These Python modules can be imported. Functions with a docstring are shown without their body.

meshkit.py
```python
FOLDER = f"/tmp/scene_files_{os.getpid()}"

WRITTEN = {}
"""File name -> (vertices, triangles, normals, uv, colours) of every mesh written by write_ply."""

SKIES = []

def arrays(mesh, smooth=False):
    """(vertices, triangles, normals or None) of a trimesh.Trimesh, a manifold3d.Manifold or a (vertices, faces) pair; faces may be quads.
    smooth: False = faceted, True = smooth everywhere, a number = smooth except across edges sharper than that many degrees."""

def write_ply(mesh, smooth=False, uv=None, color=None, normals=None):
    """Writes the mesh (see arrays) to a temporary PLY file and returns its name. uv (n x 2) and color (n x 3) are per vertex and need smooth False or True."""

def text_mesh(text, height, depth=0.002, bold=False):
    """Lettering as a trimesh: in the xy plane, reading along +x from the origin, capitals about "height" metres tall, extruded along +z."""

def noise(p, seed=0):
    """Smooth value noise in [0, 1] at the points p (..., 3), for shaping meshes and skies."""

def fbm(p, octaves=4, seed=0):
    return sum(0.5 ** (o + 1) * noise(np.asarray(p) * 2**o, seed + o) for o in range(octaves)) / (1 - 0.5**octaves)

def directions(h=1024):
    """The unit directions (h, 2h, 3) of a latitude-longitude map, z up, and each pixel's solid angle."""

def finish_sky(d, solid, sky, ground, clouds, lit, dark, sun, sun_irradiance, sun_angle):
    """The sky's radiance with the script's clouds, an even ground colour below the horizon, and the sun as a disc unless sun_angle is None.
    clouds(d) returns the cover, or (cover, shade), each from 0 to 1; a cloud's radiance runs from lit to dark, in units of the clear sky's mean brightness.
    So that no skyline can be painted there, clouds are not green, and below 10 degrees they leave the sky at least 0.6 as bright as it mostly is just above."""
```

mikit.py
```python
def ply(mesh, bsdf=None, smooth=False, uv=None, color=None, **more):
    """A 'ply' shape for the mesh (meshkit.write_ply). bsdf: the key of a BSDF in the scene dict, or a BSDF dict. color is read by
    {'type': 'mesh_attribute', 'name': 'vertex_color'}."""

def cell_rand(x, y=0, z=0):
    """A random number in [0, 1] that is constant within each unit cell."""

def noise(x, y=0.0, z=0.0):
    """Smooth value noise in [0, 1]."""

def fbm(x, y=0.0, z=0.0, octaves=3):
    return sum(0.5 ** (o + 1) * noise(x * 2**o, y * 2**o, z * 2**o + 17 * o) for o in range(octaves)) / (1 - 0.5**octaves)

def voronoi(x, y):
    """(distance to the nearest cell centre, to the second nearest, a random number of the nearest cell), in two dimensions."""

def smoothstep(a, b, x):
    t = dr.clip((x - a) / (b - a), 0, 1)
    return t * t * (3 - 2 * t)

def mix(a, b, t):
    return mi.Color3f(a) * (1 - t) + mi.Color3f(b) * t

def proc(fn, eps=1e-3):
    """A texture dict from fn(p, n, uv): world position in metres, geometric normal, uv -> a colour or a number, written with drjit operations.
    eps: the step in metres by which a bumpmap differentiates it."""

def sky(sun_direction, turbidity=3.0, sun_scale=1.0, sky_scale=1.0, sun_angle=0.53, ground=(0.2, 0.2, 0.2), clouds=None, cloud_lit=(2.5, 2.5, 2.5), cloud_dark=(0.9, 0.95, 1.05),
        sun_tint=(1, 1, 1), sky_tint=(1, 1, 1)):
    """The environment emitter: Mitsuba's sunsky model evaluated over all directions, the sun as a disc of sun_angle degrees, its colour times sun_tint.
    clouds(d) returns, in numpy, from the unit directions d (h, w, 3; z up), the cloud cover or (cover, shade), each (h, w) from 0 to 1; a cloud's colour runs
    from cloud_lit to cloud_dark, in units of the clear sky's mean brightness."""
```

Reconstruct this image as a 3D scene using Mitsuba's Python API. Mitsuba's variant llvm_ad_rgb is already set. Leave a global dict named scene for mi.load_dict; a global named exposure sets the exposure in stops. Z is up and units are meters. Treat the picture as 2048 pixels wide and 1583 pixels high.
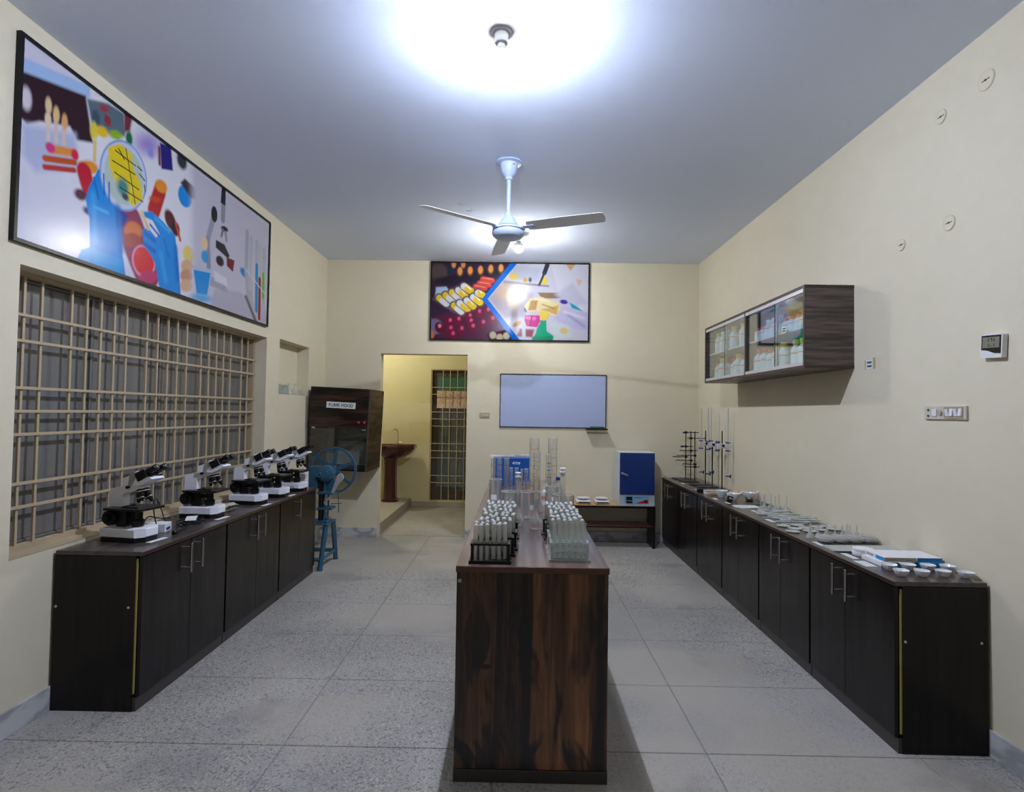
import math, random
import numpy as np, trimesh, manifold3d as m3
import drjit as dr, mitsuba as mi, mikit, meshkit
from shapely.geometry import Polygon, Point
from mikit import noise, fbm, smoothstep, mix, proc

T = mi.ScalarTransform4f
scene, labels = {}, {}
random.seed(7)

# ------------------------------------------------------------------ camera, light, exposure
F = np.array([-0.00898, 0.99955, 0.0286])
U = np.array([-0.0148, -0.02875, 0.99948])
scene['camera'] = {'type': 'perspective', 'fov': 83.4584, 'fov_axis': 'x', 'near_clip': 0.02, 'far_clip': 60.0,
                   'to_world': T().look_at(origin=[0, 0, 1.5], target=[float(F[0]), float(F[1]), float(1.5 + F[2])], up=[float(v) for v in U])}
exposure = 0.0
LAMP_FRONT = [15600, 17200, 21800]      # bare lamp in the holder, front of the room
LAMP_BACK = [690, 700, 695]          # globe bulb behind the fan
LAMP_PASSAGE = [980, 950, 800]       # warm bulb of the passage

XL, XR, ZC, D = -2.2915, 2.1419, 3.2953, 6.804
TH = 0.14          # thickness of the back wall
YF = 9.03          # far wall of the passage
YN = -2.2          # wall behind the camera

# ------------------------------------------------------------------ materials
def lin(c):
    c = np.asarray(c, float) / 255
    return np.where(c < .04045, c / 12.92, ((c + .055) / 1.055) ** 2.4).tolist()

def rgb(c): return {'type': 'rgb', 'value': [float(v) for v in c]}

def pri(name, color, rough=.5, metallic=0., spec=.5, bump=None, **more):
    b = {'type': 'principled', 'base_color': color if isinstance(color, dict) else rgb(color), 'roughness': rough, 'metallic': metallic, 'specular': spec, **more}
    if bump:
        b = {'type': 'bumpmap', 'arbitrary': proc(bump[0], bump[2]), 'scale': bump[1], 'bsdf': b}
    scene[name] = {'type': 'twosided', 'bsdf': b}

def dif(name, color):
    scene[name] = {'type': 'twosided', 'bsdf': {'type': 'diffuse', 'reflectance': color if isinstance(color, dict) else rgb(color)}}

def wall_fn(p, n, uv):
    t = fbm(p.x * 1.3 + 5, p.y * 1.3, p.z * 1.3, 3)
    f = fbm(p.x * 14, p.y * 14, p.z * 14, 2)
    return mix((.625, .568, .425), (.70, .643, .495), dr.clip(t * .8 + f * .3, 0, 1))
dif('m_wall', proc(wall_fn))
dif('m_wall_passage', (.58, .53, .33))
def ceil_fn(p, n, uv):
    t = fbm(p.x * 1.1, p.y * 1.1 + 3, 0, 3)
    return mix((.71, .775, .935), (.745, .81, .96), t)
dif('m_ceiling', proc(ceil_fn))

def floor_fn(p, n, uv):
    big = fbm(p.x * 1.6 + 2, p.y * 1.6, 0, 4)
    chips = noise(p.x * 210, p.y * 210)
    chips2 = noise(p.x * 120 + 9, p.y * 120)
    c = mix((.245, .233, .217), (.335, .318, .294), smoothstep(.25, .75, big))
    rough_ = smoothstep(.38, .62, fbm(p.x * 1.2 + 11, p.y * 1.0 + 7, 0, 4))
    c = mix(c, mi.Color3f(.50, .475, .44), smoothstep(.62, .85, chips) * .6 * (.35 + .65 * rough_))
    c = mix(c, mi.Color3f(.085, .08, .078), smoothstep(.62, .86, chips2) * .55 * (.25 + .75 * rough_))
    dust = smoothstep(.50, .68, fbm(p.x * 1.1 + 31, p.y * 1.4 + 4, 0, 4))
    c = mix(c, mi.Color3f(.345, .315, .272), dust * .65)
    grime = smoothstep(.60, .76, fbm(p.x * 2.6 + 3, p.y * 3.1 + 14, 0, 4))
    return mix(c, mi.Color3f(.16, .155, .16), grime * .35)
pri('m_terrazzo', proc(floor_fn), .55, spec=.35)
dif('m_joint', (.20, .205, .22))

def marble_fn(p, n, uv):
    v = dr.abs(fbm(p.x * 5, p.y * 5, p.z * 9, 4) - .5) * 2
    return mix((.30, .31, .32), (.50, .51, .515), smoothstep(.0, .30, v))
pri('m_marble', proc(marble_fn), .35)
dif('m_concrete', (.34, .315, .265))

def wenge_fn(p, n, uv):
    g = fbm(p.x * 45, p.y * 45, p.z * 2.2, 3)
    s = fbm(p.x * 7 + 4, p.y * 7, p.z * 1.0, 3)
    return mix((.0030, .0022, .0019), (.0110, .0078, .0066), smoothstep(.25, .75, g * .65 + s * .45))
pri('m_wenge', proc(wenge_fn), .22, spec=.24)
def wengeh_fn(p, n, uv):
    g = fbm(p.x * 6, p.y * 6, p.z * 70, 3)
    s = fbm(p.x * 3 + 4, p.y * 3, p.z * 14, 3)
    return mix((.026, .019, .017), (.100, .072, .062), smoothstep(.3, .75, g * .6 + s * .45))
pri('m_wenge_flat', proc(wengeh_fn), .38)
def hood_fn(p, n, uv):
    w = fbm(p.x * 2.2, p.y * 2, p.z * 9, 3)
    g = fbm(p.x * 2.5, p.y * 3, p.z * 26 + w * 5, 3)
    return mix((.0045, .0028, .0026), (.042, .0175, .0125), smoothstep(.36, .72, g))
pri('m_hood', proc(hood_fn), .24, spec=.35)

KN = [(0, .30), (.10, .42), (.20, .50), (.255, .58), (.262, .13), (.36, .17), (.41, .30), (.435, .12), (.45, .03), (.49, .05), (.50, .62), (.60, .72), (.655, .46),
      (.70, .55), (.74, .66), (.80, .72), (.868, .66), (.876, .34), (.92, .30), (.945, .10), (.975, .16), (1.0, .36)]
def rose_fn(p, n, uv):
    z = p.z
    t = (p.x + .2363) / .6213 + (fbm(p.x * 5, p.y * 5, z * 2.6, 3) - .5) * .07 * smoothstep(0., .25, .9 - z + .1)
    v = mi.Float(KN[0][1])
    for (a, va), (b, vb) in zip(KN[:-1], KN[1:]):
        v = v + (vb - va) * dr.clip((t - a) / (b - a), 0, 1)
    streak = fbm(p.x * 34, p.y * 34, z * 1.3, 4)
    fine = fbm(p.x * 150 + 3, p.y * 150, z * 6, 2)
    wz = smoothstep(.05, .8, 1.0 - z)
    swirl = fbm(p.x * 21 + 8 + 2.5 * fbm(p.x * 9, z * 5, 3., 2), p.y * 16, z * 3.6, 4)
    dark = smoothstep(.50, .66, swirl) * (.25 + .75 * wz)
    flame = smoothstep(.60, .75, fbm(p.x * 26 + 40, p.y * 20, z * 2.4, 3)) * wz
    v = dr.clip(v + (streak - .5) * .95 + (fine - .5) * .28 - dark * .50 + flame * .28 * smoothstep(.1, .3, v), 0, 1)
    knot = dr.sqrt(dr.square((p.x + .112) / 2.2) + dr.square(p.z - .462))
    v = v * smoothstep(.004, .014, knot)
    return mix((.0050, .0032, .0028), (.265, .105, .034), v * v * .8 + v * .2)
pri('m_rosewood', proc(rose_fn), .30)
def top_fn(p, n, uv):
    g = fbm(p.x * 26, p.y * 1.6, 0, 3)
    s = fbm(p.x * 7 + 3, p.y * .8, 0, 3)
    return mix((.034, .020, .018), (.120, .076, .066), smoothstep(.3, .75, g * .5 + s * .55))
pri('m_bench_top', proc(top_fn), .16, spec=.6)
def topd_fn(p, n, uv):
    g = fbm(p.x * 30, p.y * 1.6, 0, 3)
    return mix((.026, .019, .017), (.066, .051, .047), g)
pri('m_worktop', proc(topd_fn), .22, spec=.6)
def oak_fn(p, n, uv):
    g = fbm(p.x * 2, p.y * 40, 0, 3)
    return mix((.36, .20, .075), (.52, .32, .13), g)
pri('m_oak', proc(oak_fn), .4)
pri('m_red_wood', (.085, .032, .020), .35)
pri('m_plinth', (.030, .024, .022), .4)
pri('m_edge_tape', (.33, .27, .07), .5)
pri('m_band_brown', (.026, .012, .010), .35)
pri('m_steel', (.62, .61, .58), .28, metallic=1.)
pri('m_chrome', (.75, .75, .76), .12, metallic=1.)
pri('m_aluminium', (.62, .60, .63), .35, metallic=.6)
pri('m_black', (.006, .006, .007), .30, spec=.25)
pri('m_black_matte', (.010, .010, .011), .55, spec=.3)
pri('m_iron', (.035, .036, .042), .42, metallic=.4)
pri('m_white', (.66, .66, .68), .35)
pri('m_microscope', (.74, .75, .82), .30)
pri('m_cream_plastic', (.50, .47, .40), .35)
pri('m_grey_band', (.28, .27, .25), .4)
pri('m_porcelain', (.72, .74, .76), .12, spec=.6)
pri('m_fan', (.47, .56, .76), .35)
pri('m_fan_blade', (.78, .79, .83), .4)
pri('m_paint_blue', (.026, .090, .145), .35)
pri('m_oven_blue', (.003, .023, .135), .30)
pri('m_box_blue', (.0045, .075, .32), .35)
pri('m_card_blue', (.012, .20, .48), .4)
pri('m_card_sky', (.18, .42, .62), .4)
pri('m_clip_blue', (.012, .025, .17), .4)
pri('m_oven_grey', (.46, .50, .54), .35)
pri('m_red', (.42, .012, .010), .3)
pri('m_cap_red', (.60, .075, .045), .4)
pri('m_cap_yellow', (.66, .50, .03), .4)
pri('m_bottle', (.66, .76, .80), .35)
pri('m_label_paper', (.68, .78, .80), .6)
dif('m_paper', (.66, .70, .70))
dif('m_paper_grey', (.44, .44, .42))
dif('m_beige_paper', (.40, .36, .28))
dif('m_ink', (.035, .038, .045))
dif('m_tape', (.42, .38, .20))
pri('m_tan_paint', (.40, .315, .20), .45)
pri('m_brown_frame', (.055, .038, .030), .5)
def pane_fn(p, n, uv):
    s = fbm(p.y * 9, p.z * 1.3, 0, 3)
    d = smoothstep(.60, .80, fbm(p.y * 3.1 + 7, p.z * 3, 0, 4))
    return mix((.115, .113, .108), (.165, .16, .148), dr.clip(s + d * .5, 0, 1))
pri('m_pane_dusty', proc(pane_fn), .22, spec=.5)
pri('m_sink', (.034, .0045, .0095), .12, spec=.6)
pri('m_whiteboard', (.38, .44, .66), .16, spec=.5)
pri('m_thermo_screen', (.17, .17, .125), .3)
pri('m_amber_print', (.50, .22, .03), .5)
dif('m_curtain', (.26, .25, .25))
dif('m_green_cloth', (.09, .26, .15))
dif('m_pink_paper', (.56, .42, .34))
dif('m_cover', (.60, .57, .48))
pri('m_bulb_body', (.66, .70, .78), .3)
pri('m_wood_block', (.40, .24, .09), .5)
pri('m_green_strip', (.03, .11, .06), .5)

def glass(name, tint, haze=0., white=(.7, .75, .73), ior=1.5):
    g = {'type': 'thindielectric', 'int_ior': ior, 'specular_transmittance': rgb(tint)}
    scene[name] = g if not haze else {'type': 'blendbsdf', 'weight': haze, 'a': g, 'b': {'type': 'twosided', 'bsdf': {'type': 'roughplastic', 'diffuse_reflectance': rgb(white), 'alpha': .12}}}
glass('m_glass', (.975, .978, .972), .045, (.75, .78, .77), 1.6)
glass('m_tube_glass', (.985, .99, .987), .055, (.80, .82, .81), 1.6)
glass('m_tube_end', (.95, .96, .955), .34, (.84, .86, .85), 1.6)
glass('m_hazy_glass', (.93, .95, .94), .50, (.66, .71, .68), 1.6)
glass('m_funnel_glass', (.95, .96, .955), .17, (.82, .84, .83), 1.6)
glass('m_rod_glass', (.93, .95, .94), .65, (.80, .84, .81), 1.6)
glass('m_pane_clear', (.86, .90, .90), ior=1.4)
glass('m_acrylic', (.92, .95, .94), .16, (.70, .75, .73))
glass('m_bag', (.93, .93, .93), .30, (.72, .70, .69))
glass('m_petri', (.85, .86, .87), .45, (.60, .58, .58))

# ------------------------------------------------------------------ mesh helpers
def bx(x0, x1, y0, y1, z0, z1, b=0.):
    if not b:
        m = trimesh.creation.box((x1 - x0, y1 - y0, z1 - z0)); m.apply_translation(((x0 + x1) / 2, (y0 + y1) / 2, (z0 + z1) / 2)); return m
    c, pts = ((x0, x1), (y0, y1), (z0, z1)), []
    for i in (0, 1):
        for j in (0, 1):
            for k in (0, 1):
                q = np.array([c[0][i], c[1][j], c[2][k]], float); s = np.array([1 - 2 * i, 1 - 2 * j, 1 - 2 * k]) * b
                for a in range(3):
                    o = s.copy(); o[a] = 0; pts.append(q + o)
    return trimesh.convex.convex_hull(np.array(pts))

def lathe(prof, n=24):
    v, f, rows = [], [], []
    for r, z in prof:
        if r < 1e-6: rows.append([len(v)]); v.append((0, 0, z))
        else:
            rows.append(list(range(len(v), len(v) + n)))
            v += [(r * math.cos(2 * math.pi * i / n), r * math.sin(2 * math.pi * i / n), z) for i in range(n)]
    for a, b in zip(rows[:-1], rows[1:]):
        if len(a) == 1 and len(b) == 1: continue
        for i in range(n):
            j = (i + 1) % n
            if len(a) == 1: f.append((a[0], b[j], b[i]))
            elif len(b) == 1: f.append((a[i], a[j], b[0]))
            else: f += [(a[i], a[j], b[j]), (a[i], b[j], b[i])]
    m = trimesh.Trimesh(v, f, process=False)
    return m

def cyl(r, z0, z1, n=20, b=0.):
    if b: return lathe([(0, z0), (r - b, z0), (r, z0 + b), (r, z1 - b), (r - b, z1), (0, z1)], n)
    return lathe([(0, z0), (r, z0), (r, z1), (0, z1)], n)

def tube(path, r, n=8, cap=True):
    p = np.asarray(path, float); k = len(p)
    t = np.gradient(p, axis=0); t /= np.linalg.norm(t, axis=1, keepdims=True)
    a = np.cross(t[0], [0, 0, 1.]) if abs(t[0][2]) < .9 else np.cross(t[0], [1., 0, 0])
    a /= np.linalg.norm(a); v = []
    rr = np.broadcast_to(r, (k,))
    for i in range(k):
        a = a - t[i] * (a @ t[i]); a /= np.linalg.norm(a); b = np.cross(t[i], a)
        for j in range(n):
            q = 2 * math.pi * j / n; v.append(p[i] + rr[i] * (a * math.cos(q) + b * math.sin(q)))
    f = []
    for i in range(k - 1):
        for j in range(n):
            j2 = (j + 1) % n
            f += [(i * n + j, i * n + j2, (i + 1) * n + j2), (i * n + j, (i + 1) * n + j2, (i + 1) * n + j)]
    if cap:
        v += [p[0], p[-1]]
        for j in range(n):
            j2 = (j + 1) % n
            f += [(k * n, j2, j), (k * n + 1, (k - 1) * n + j, (k - 1) * n + j2)]
    return trimesh.Trimesh(v, f, process=False)

def smooth_path(pts, n=8):
    p = np.asarray(pts, float); q = np.vstack([2 * p[0] - p[1], p, 2 * p[-1] - p[-2]]); out = []
    for i in range(1, len(q) - 2):
        for s in np.linspace(0, 1, n, endpoint=False):
            a, b, c, d = q[i - 1:i + 3]
            out.append(.5 * (2 * b + (c - a) * s + (2 * a - 5 * b + 4 * c - d) * s * s + (3 * b - a - 3 * c + d) * s ** 3))
    return np.vstack([out, p[-1]])

def extr(poly, z0, z1):
    poly = poly if hasattr(poly, 'area') else Polygon(poly)
    m = trimesh.creation.extrude_polygon(poly, z1 - z0, engine='earcut'); m.apply_translation((0, 0, z0)); return m

def extr_y(poly, y0, y1):       # polygon in x, z
    m = extr(poly, 0, y1 - y0); v = np.array(m.vertices)
    m = trimesh.Trimesh(np.stack([v[:, 0], y0 + v[:, 2], v[:, 1]], 1), np.array(m.faces)[:, ::-1], process=False); return m

def extr_x(poly, x0, x1):       # polygon in y, z
    m = extr(poly, 0, x1 - x0); v = np.array(m.vertices)
    return trimesh.Trimesh(np.stack([x0 + v[:, 2], v[:, 0], v[:, 1]], 1), np.array(m.faces), process=False)

cat = lambda *m: trimesh.util.concatenate([q for q in m])
def mv(m, x=0, y=0, z=0): m = m.copy(); m.apply_translation((x, y, z)); return m
def tf(m, M): m = m.copy(); m.apply_transform(M); return m
def man(m): return m3.Manifold(m3.Mesh(np.array(m.vertices, np.float32), np.array(m.faces, np.uint32)))
def cut(a, *bs):
    r = man(a)
    for b in bs: r = r - man(b)
    q = r.to_mesh(); return trimesh.Trimesh(np.array(q.vert_properties)[:, :3], np.array(q.tri_verts), process=False)
def tr(x, y, z=0.): M = np.eye(4); M[:3, 3] = (x, y, z); return M
def rot(d, ax): return trimesh.transformations.rotation_matrix(math.radians(d), ax)
rz = lambda d: rot(d, (0, 0, 1)); ry = lambda d: rot(d, (0, 1, 0)); rx = lambda d: rot(d, (1, 0, 0))
def ball(r, n=2): return trimesh.creation.icosphere(n, r)
def to_y(m): return tf(m, rx(-90))      # z axis to y axis
def to_x(m): return tf(m, ry(90))

# ------------------------------------------------------------------ objects
used = set()
def num(k):
    if k in used:
        i = 1
        while f'{k}_{i:03d}' in used: i += 1
        k = f'{k}_{i:03d}'
    used.add(k); return k

class Part:
    def __init__(self, name, mesh, mat, smooth=35, subs=(), lab=None, ply=None, kind=None):
        self.name, self.subs, self.lab, self.kind = name, subs, lab, kind
        self.ply = ply or mikit.ply(mesh, mat, smooth)

def add(parent, part, M):
    k = num(f'{parent}__{part.name}')
    e = dict(part.ply)
    if M is not None: e['to_world'] = T(M)
    scene[k] = e
    if part.lab: labels[k] = {'label': part.lab}
    if part.kind: labels.setdefault(k, {})['kind'] = part.kind
    for s in part.subs: add(k, s, M)
    return k

def thing(name, label, category, parts, M=None, group=None):
    k = num(name)
    labels[k] = {'label': label, 'category': category}
    if group: labels[k]['group'] = group
    if isinstance(parts, Part):
        e = dict(parts.ply)
        if M is not None: e['to_world'] = T(M)
        scene[k] = e
        for s in parts.subs: add(k, s, M)
    else:
        for p in parts: add(k, p, M)
    return k

def struct(name, mesh, mat, label, smooth=False, parts=()):
    used.add(name)
    if mesh is not None: scene[name] = mikit.ply(mesh, mat, smooth)
    labels[name] = {'kind': 'structure', 'label': label}
    for p in parts: add(name, p, None)

# ------------------------------------------------------------------ the room
WY0, WY1, WZ0, WZ1 = 2.600, 5.205, .792, 2.148      # barred window
NY0, NY1, NZ0, NZ1 = 5.488, 6.267, 1.645, 2.175     # niche
struct('wall_left', cut(bx(XL - .30, XL, YN - .2, D + TH, 0, ZC), bx(XL - .4, XL + .1, WY0, WY1, WZ0, WZ1), bx(XL - .13, XL + .1, NY0, NY1, NZ0, NZ1)), 'm_wall',
       'cream wall on the left with the barred window and a niche')
struct('wall_right', bx(XR, XR + .25, YN - .2, D + TH, 0, ZC), 'm_wall', 'cream wall on the right behind the long row of cabinets')
DX0, DX1, DZ = -1.630, -.595, 2.178
struct('wall_back', cut(bx(XL, XR, D, D + TH, 0, ZC), bx(DX0, DX1, D - .1, D + TH + .1, -.1, DZ)), 'm_wall', 'cream end wall with the open doorway')
struct('wall_front', bx(XL, XR, YN - .2, YN, 0, ZC), 'm_wall', 'cream wall behind the viewer')
struct('ceiling', bx(XL - .3, XR + .25, YN - .2, D + TH, ZC, ZC + .2), 'm_ceiling', 'bluish white painted ceiling')
PX0, PX1 = -2.9, .35
struct('ceiling_passage', bx(PX0 - .2, PX1 + .2, D + TH, YF + .25, 2.95, 3.1), 'm_wall_passage', 'ceiling of the passage behind the doorway')
struct('wall_passage_back', cut(bx(PX0, PX1, YF, YF + .22, 0, 2.95), bx(-1.362, -.700, YF - .1, YF + .4, .095, 2.165)), 'm_wall_passage', 'yellow wall at the far end of the passage')
struct('wall_passage_left', bx(PX0 - .2, PX0, D + TH, YF, 0, 2.95), 'm_wall_passage', 'left wall of the passage')
struct('wall_passage_right', bx(PX1, PX1 + .2, D + TH, YF, 0, 2.95), 'm_wall_passage', 'right wall of the passage')
struct('trim_1', bx(PX0, -1.64, D + TH, YF, 0, .135), 'm_concrete', 'raised concrete step under the wash basin')

panels = []
xs = [XL - .3, -1.965, -1.022, -.079, .864, 1.807, XR + .25]
ys = [YN - .2] + [2.60 + .635 * k for k in range(-7, 7)] + [D + TH]
for i in range(len(xs) - 1):
    for j in range(len(ys) - 1):
        g = .0022
        panels.append(Part('panel', bx(xs[i] + g, xs[i + 1] - g, ys[j] + g, ys[j + 1] - g, -.02, 0, .0025), 'm_terrazzo', False))
panels.append(Part('panel', bx(PX0, PX1, D + TH + .006, YF + .2, -.02, 0), 'm_terrazzo', False))
struct('floor', bx(PX0 - .3, XR + .25, YN - .2, YF + .3, -.12, -.004), 'm_joint', 'grey terrazzo floor cast in panels', parts=panels)

BH = .118
struct('baseboard_left', bx(XL, XL + .012, YN, D, 0, BH, .002), 'm_marble', 'grey marble skirting of the left wall')
struct('baseboard_right', bx(XR - .012, XR, YN, D, 0, BH, .002), 'm_marble', 'grey marble skirting of the right wall')
struct('baseboard_back', cat(bx(XL, DX0, D - .012, D, 0, BH, .002), bx(DX1, XR, D - .012, D, 0, BH, .002)), 'm_marble', 'grey skirting of the end wall')
struct('baseboard_passage', bx(-1.64, PX1, YF - .015, YF, 0, .085, .003), 'm_concrete', 'rough cement skirting of the passage')

# barred window in the left wall
xg = XL - .115
vy = [2.758, 2.862, 3.056, 3.166, 3.276, 3.386, 3.492, 3.687, 3.800, 3.912, 4.022, 4.136, 4.328, 4.438, 4.549, 4.658, 4.772, 4.965, 5.078]
hz = [1.936, 1.811, 1.583, 1.470, 1.358, 1.121, 1.007]
wp = [Part('frame', cut(bx(xg - .035, xg + .010, WY0, WY1, WZ0, WZ1), bx(xg - .1, xg + .1, WY0 + .03, WY1 - .03, WZ0 + .03, WZ1 - .022)), 'm_tan_paint', False, lab='tan painted steel frame')]
for y in [2.648] + vy: wp.append(Part('vertical_bar', bx(xg - .006, xg + .006, y - .0075, y + .0075, WZ0 + .01, WZ1 - .01, .001), 'm_tan_paint', False))
for z in hz: wp.append(Part('horizontal_bar', bx(xg + .006, xg + .017, WY0, WY1, z - .0075, z + .0075, .001), 'm_tan_paint', False))
pe = [WY0 + .03, 3.276, 3.912, 4.549, WY1 - .03]
for a, b in zip(pe[:-1], pe[1:]):
    wp.append(Part('pane', bx(xg - .062, xg - .056, a + .012, b - .012, WZ0 + .045, WZ1 - .04), 'm_pane_dusty', False,
                   [Part('sash', cut(bx(xg - .072, xg - .045, a, b, WZ0 + .03, WZ1 - .022), bx(xg - .1, xg, a + .010, b - .010, WZ0 + .043, WZ1 - .038)), 'm_pane_dusty', False)], lab='dark dusty window pane'))
wp.append(Part('sill', bx(xg + .012, XL - .001, WY0 + .001, WY1 - .001, WZ0, WZ0 + .006), 'm_tan_paint', False, lab='dusty tan sill'))
struct('window_1', None, None, 'wide window with a tan steel grille in the left wall', parts=wp)

# barred window of the passage
xv = [-1.172, -1.060, -.943, -.826]
hz2 = [1.877, 1.767, 1.490, 1.380, 1.268, .994, .881, .770, .493, .382]
yg = YF + .02
wp = [Part('frame', cut(bx(-1.362, -.700, yg - .012, yg + .016, .095, 2.165), bx(-1.343, -.719, yg - .1, yg + .1, .112, 2.148)), 'm_tan_paint', False)]
for x in xv: wp.append(Part('vertical_bar', bx(x - .006, x + .006, yg - .004, yg + .006, .1, 2.16), 'm_tan_paint', False))
for z in hz2: wp.append(Part('horizontal_bar', bx(-1.36, -.702, yg - .013, yg - .004, z - .006, z + .006), 'm_tan_paint', False))
wp.append(Part('sash', cut(bx(-1.362, -.700, yg + .06, yg + .09, .095, 2.165), bx(-1.275, -.78, yg, yg + .2, .25, 2.06)), 'm_brown_frame', False, lab='dark wooden sash'))
wp.append(Part('pane', bx(-1.275, -.78, yg + .072, yg + .076, .25, 2.06), 'm_pane_clear', False))
struct('window_2', None, None, 'tall narrow barred window at the end of the passage', parts=wp)
struct('wall_outside', bx(-1.5, -.55, YF + .22, YF + .25, 0, 2.95), 'm_brown_frame', 'dark boarding behind the passage window')
v = np.linspace(-1.34, -.72, 63); cv = [(x, yg + .125 + .012 * math.sin(i * 1.35)) for i, x in enumerate(v)]
pl = Polygon(cv + [(x, y + .004) for x, y in cv[::-1]])
thing('curtain', 'grey pleated curtain hanging behind the barred window of the passage', 'curtain', Part('c', extr(pl, .30, 1.86), 'm_curtain', 30))
thing('cloth', 'green cloth covering the top of the passage window', 'cloth', Part('c', bx(-1.30, -.75, yg + .095, yg + .10, 1.80, 2.07), 'm_green_cloth', False))
gx, gz = np.meshgrid(np.linspace(-1.27, -.80, 24), np.linspace(1.55, 1.83, 15))
gy = yg + .034 + .014 * meshkit.fbm(np.stack([gx * 22, gz * 22, gx * 0], -1), 3, 5)
def sheet(gx, gy, gz):
    n, m = gx.shape; v = np.stack([gx.ravel(), gy.ravel(), gz.ravel()], 1); f = []
    for i in range(n - 1):
        for j in range(m - 1):
            a = i * m + j; f += [(a, a + 1, a + m + 1), (a, a + m + 1, a + m)]
    return trimesh.Trimesh(v, f, process=False)
thing('crumpled_paper', 'crumpled pinkish paper stuck across the upper part of the passage window', 'paper', Part('c', sheet(gx, gy, gz), 'm_pink_paper', False))

# ------------------------------------------------------------------ lamps and fan
def emit(shape, L):
    s = dict(shape); s['emitter'] = {'type': 'area', 'radiance': rgb(L)}; return s
holder = lathe([(0, 0), (.046, 0), (.047, -.004), (.044, -.010), (.034, -.014), (.0325, -.026), (.033, -.046), (.030, -.056), (.019, -.058), (0, -.058)][::-1], 28)
neck = lathe([(.0185, -.058), (.0185, -.079), (.012, -.081), (0, -.081)][::-1], 24)
tip = lathe([(0, -.100)] + [(.017 * math.sin(q), -.083 - .017 * math.cos(q)) for q in np.linspace(.2, np.pi / 2, 7)], 24)
def lamp(label, x, y, parts):
    return thing('ceiling_lamp', label, 'lamp', parts, tr(x, y, ZC))
lamp('small lit bulb in a white ceiling holder, nearest the viewer', -.099, 2.662, [
    Part('holder', holder, 'm_bulb_body', 40), Part('neck', neck, 'm_bulb_body', 40), Part('bulb', None, None, ply=emit(mikit.ply(tip, 'm_white', True), LAMP_FRONT), lab='glowing bulb')])
globe = lathe([(0, -.197)] + [(.055 * math.sin(q), -.142 - .055 * math.cos(q)) for q in np.linspace(.15, np.pi * .56, 12)], 32)
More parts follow.
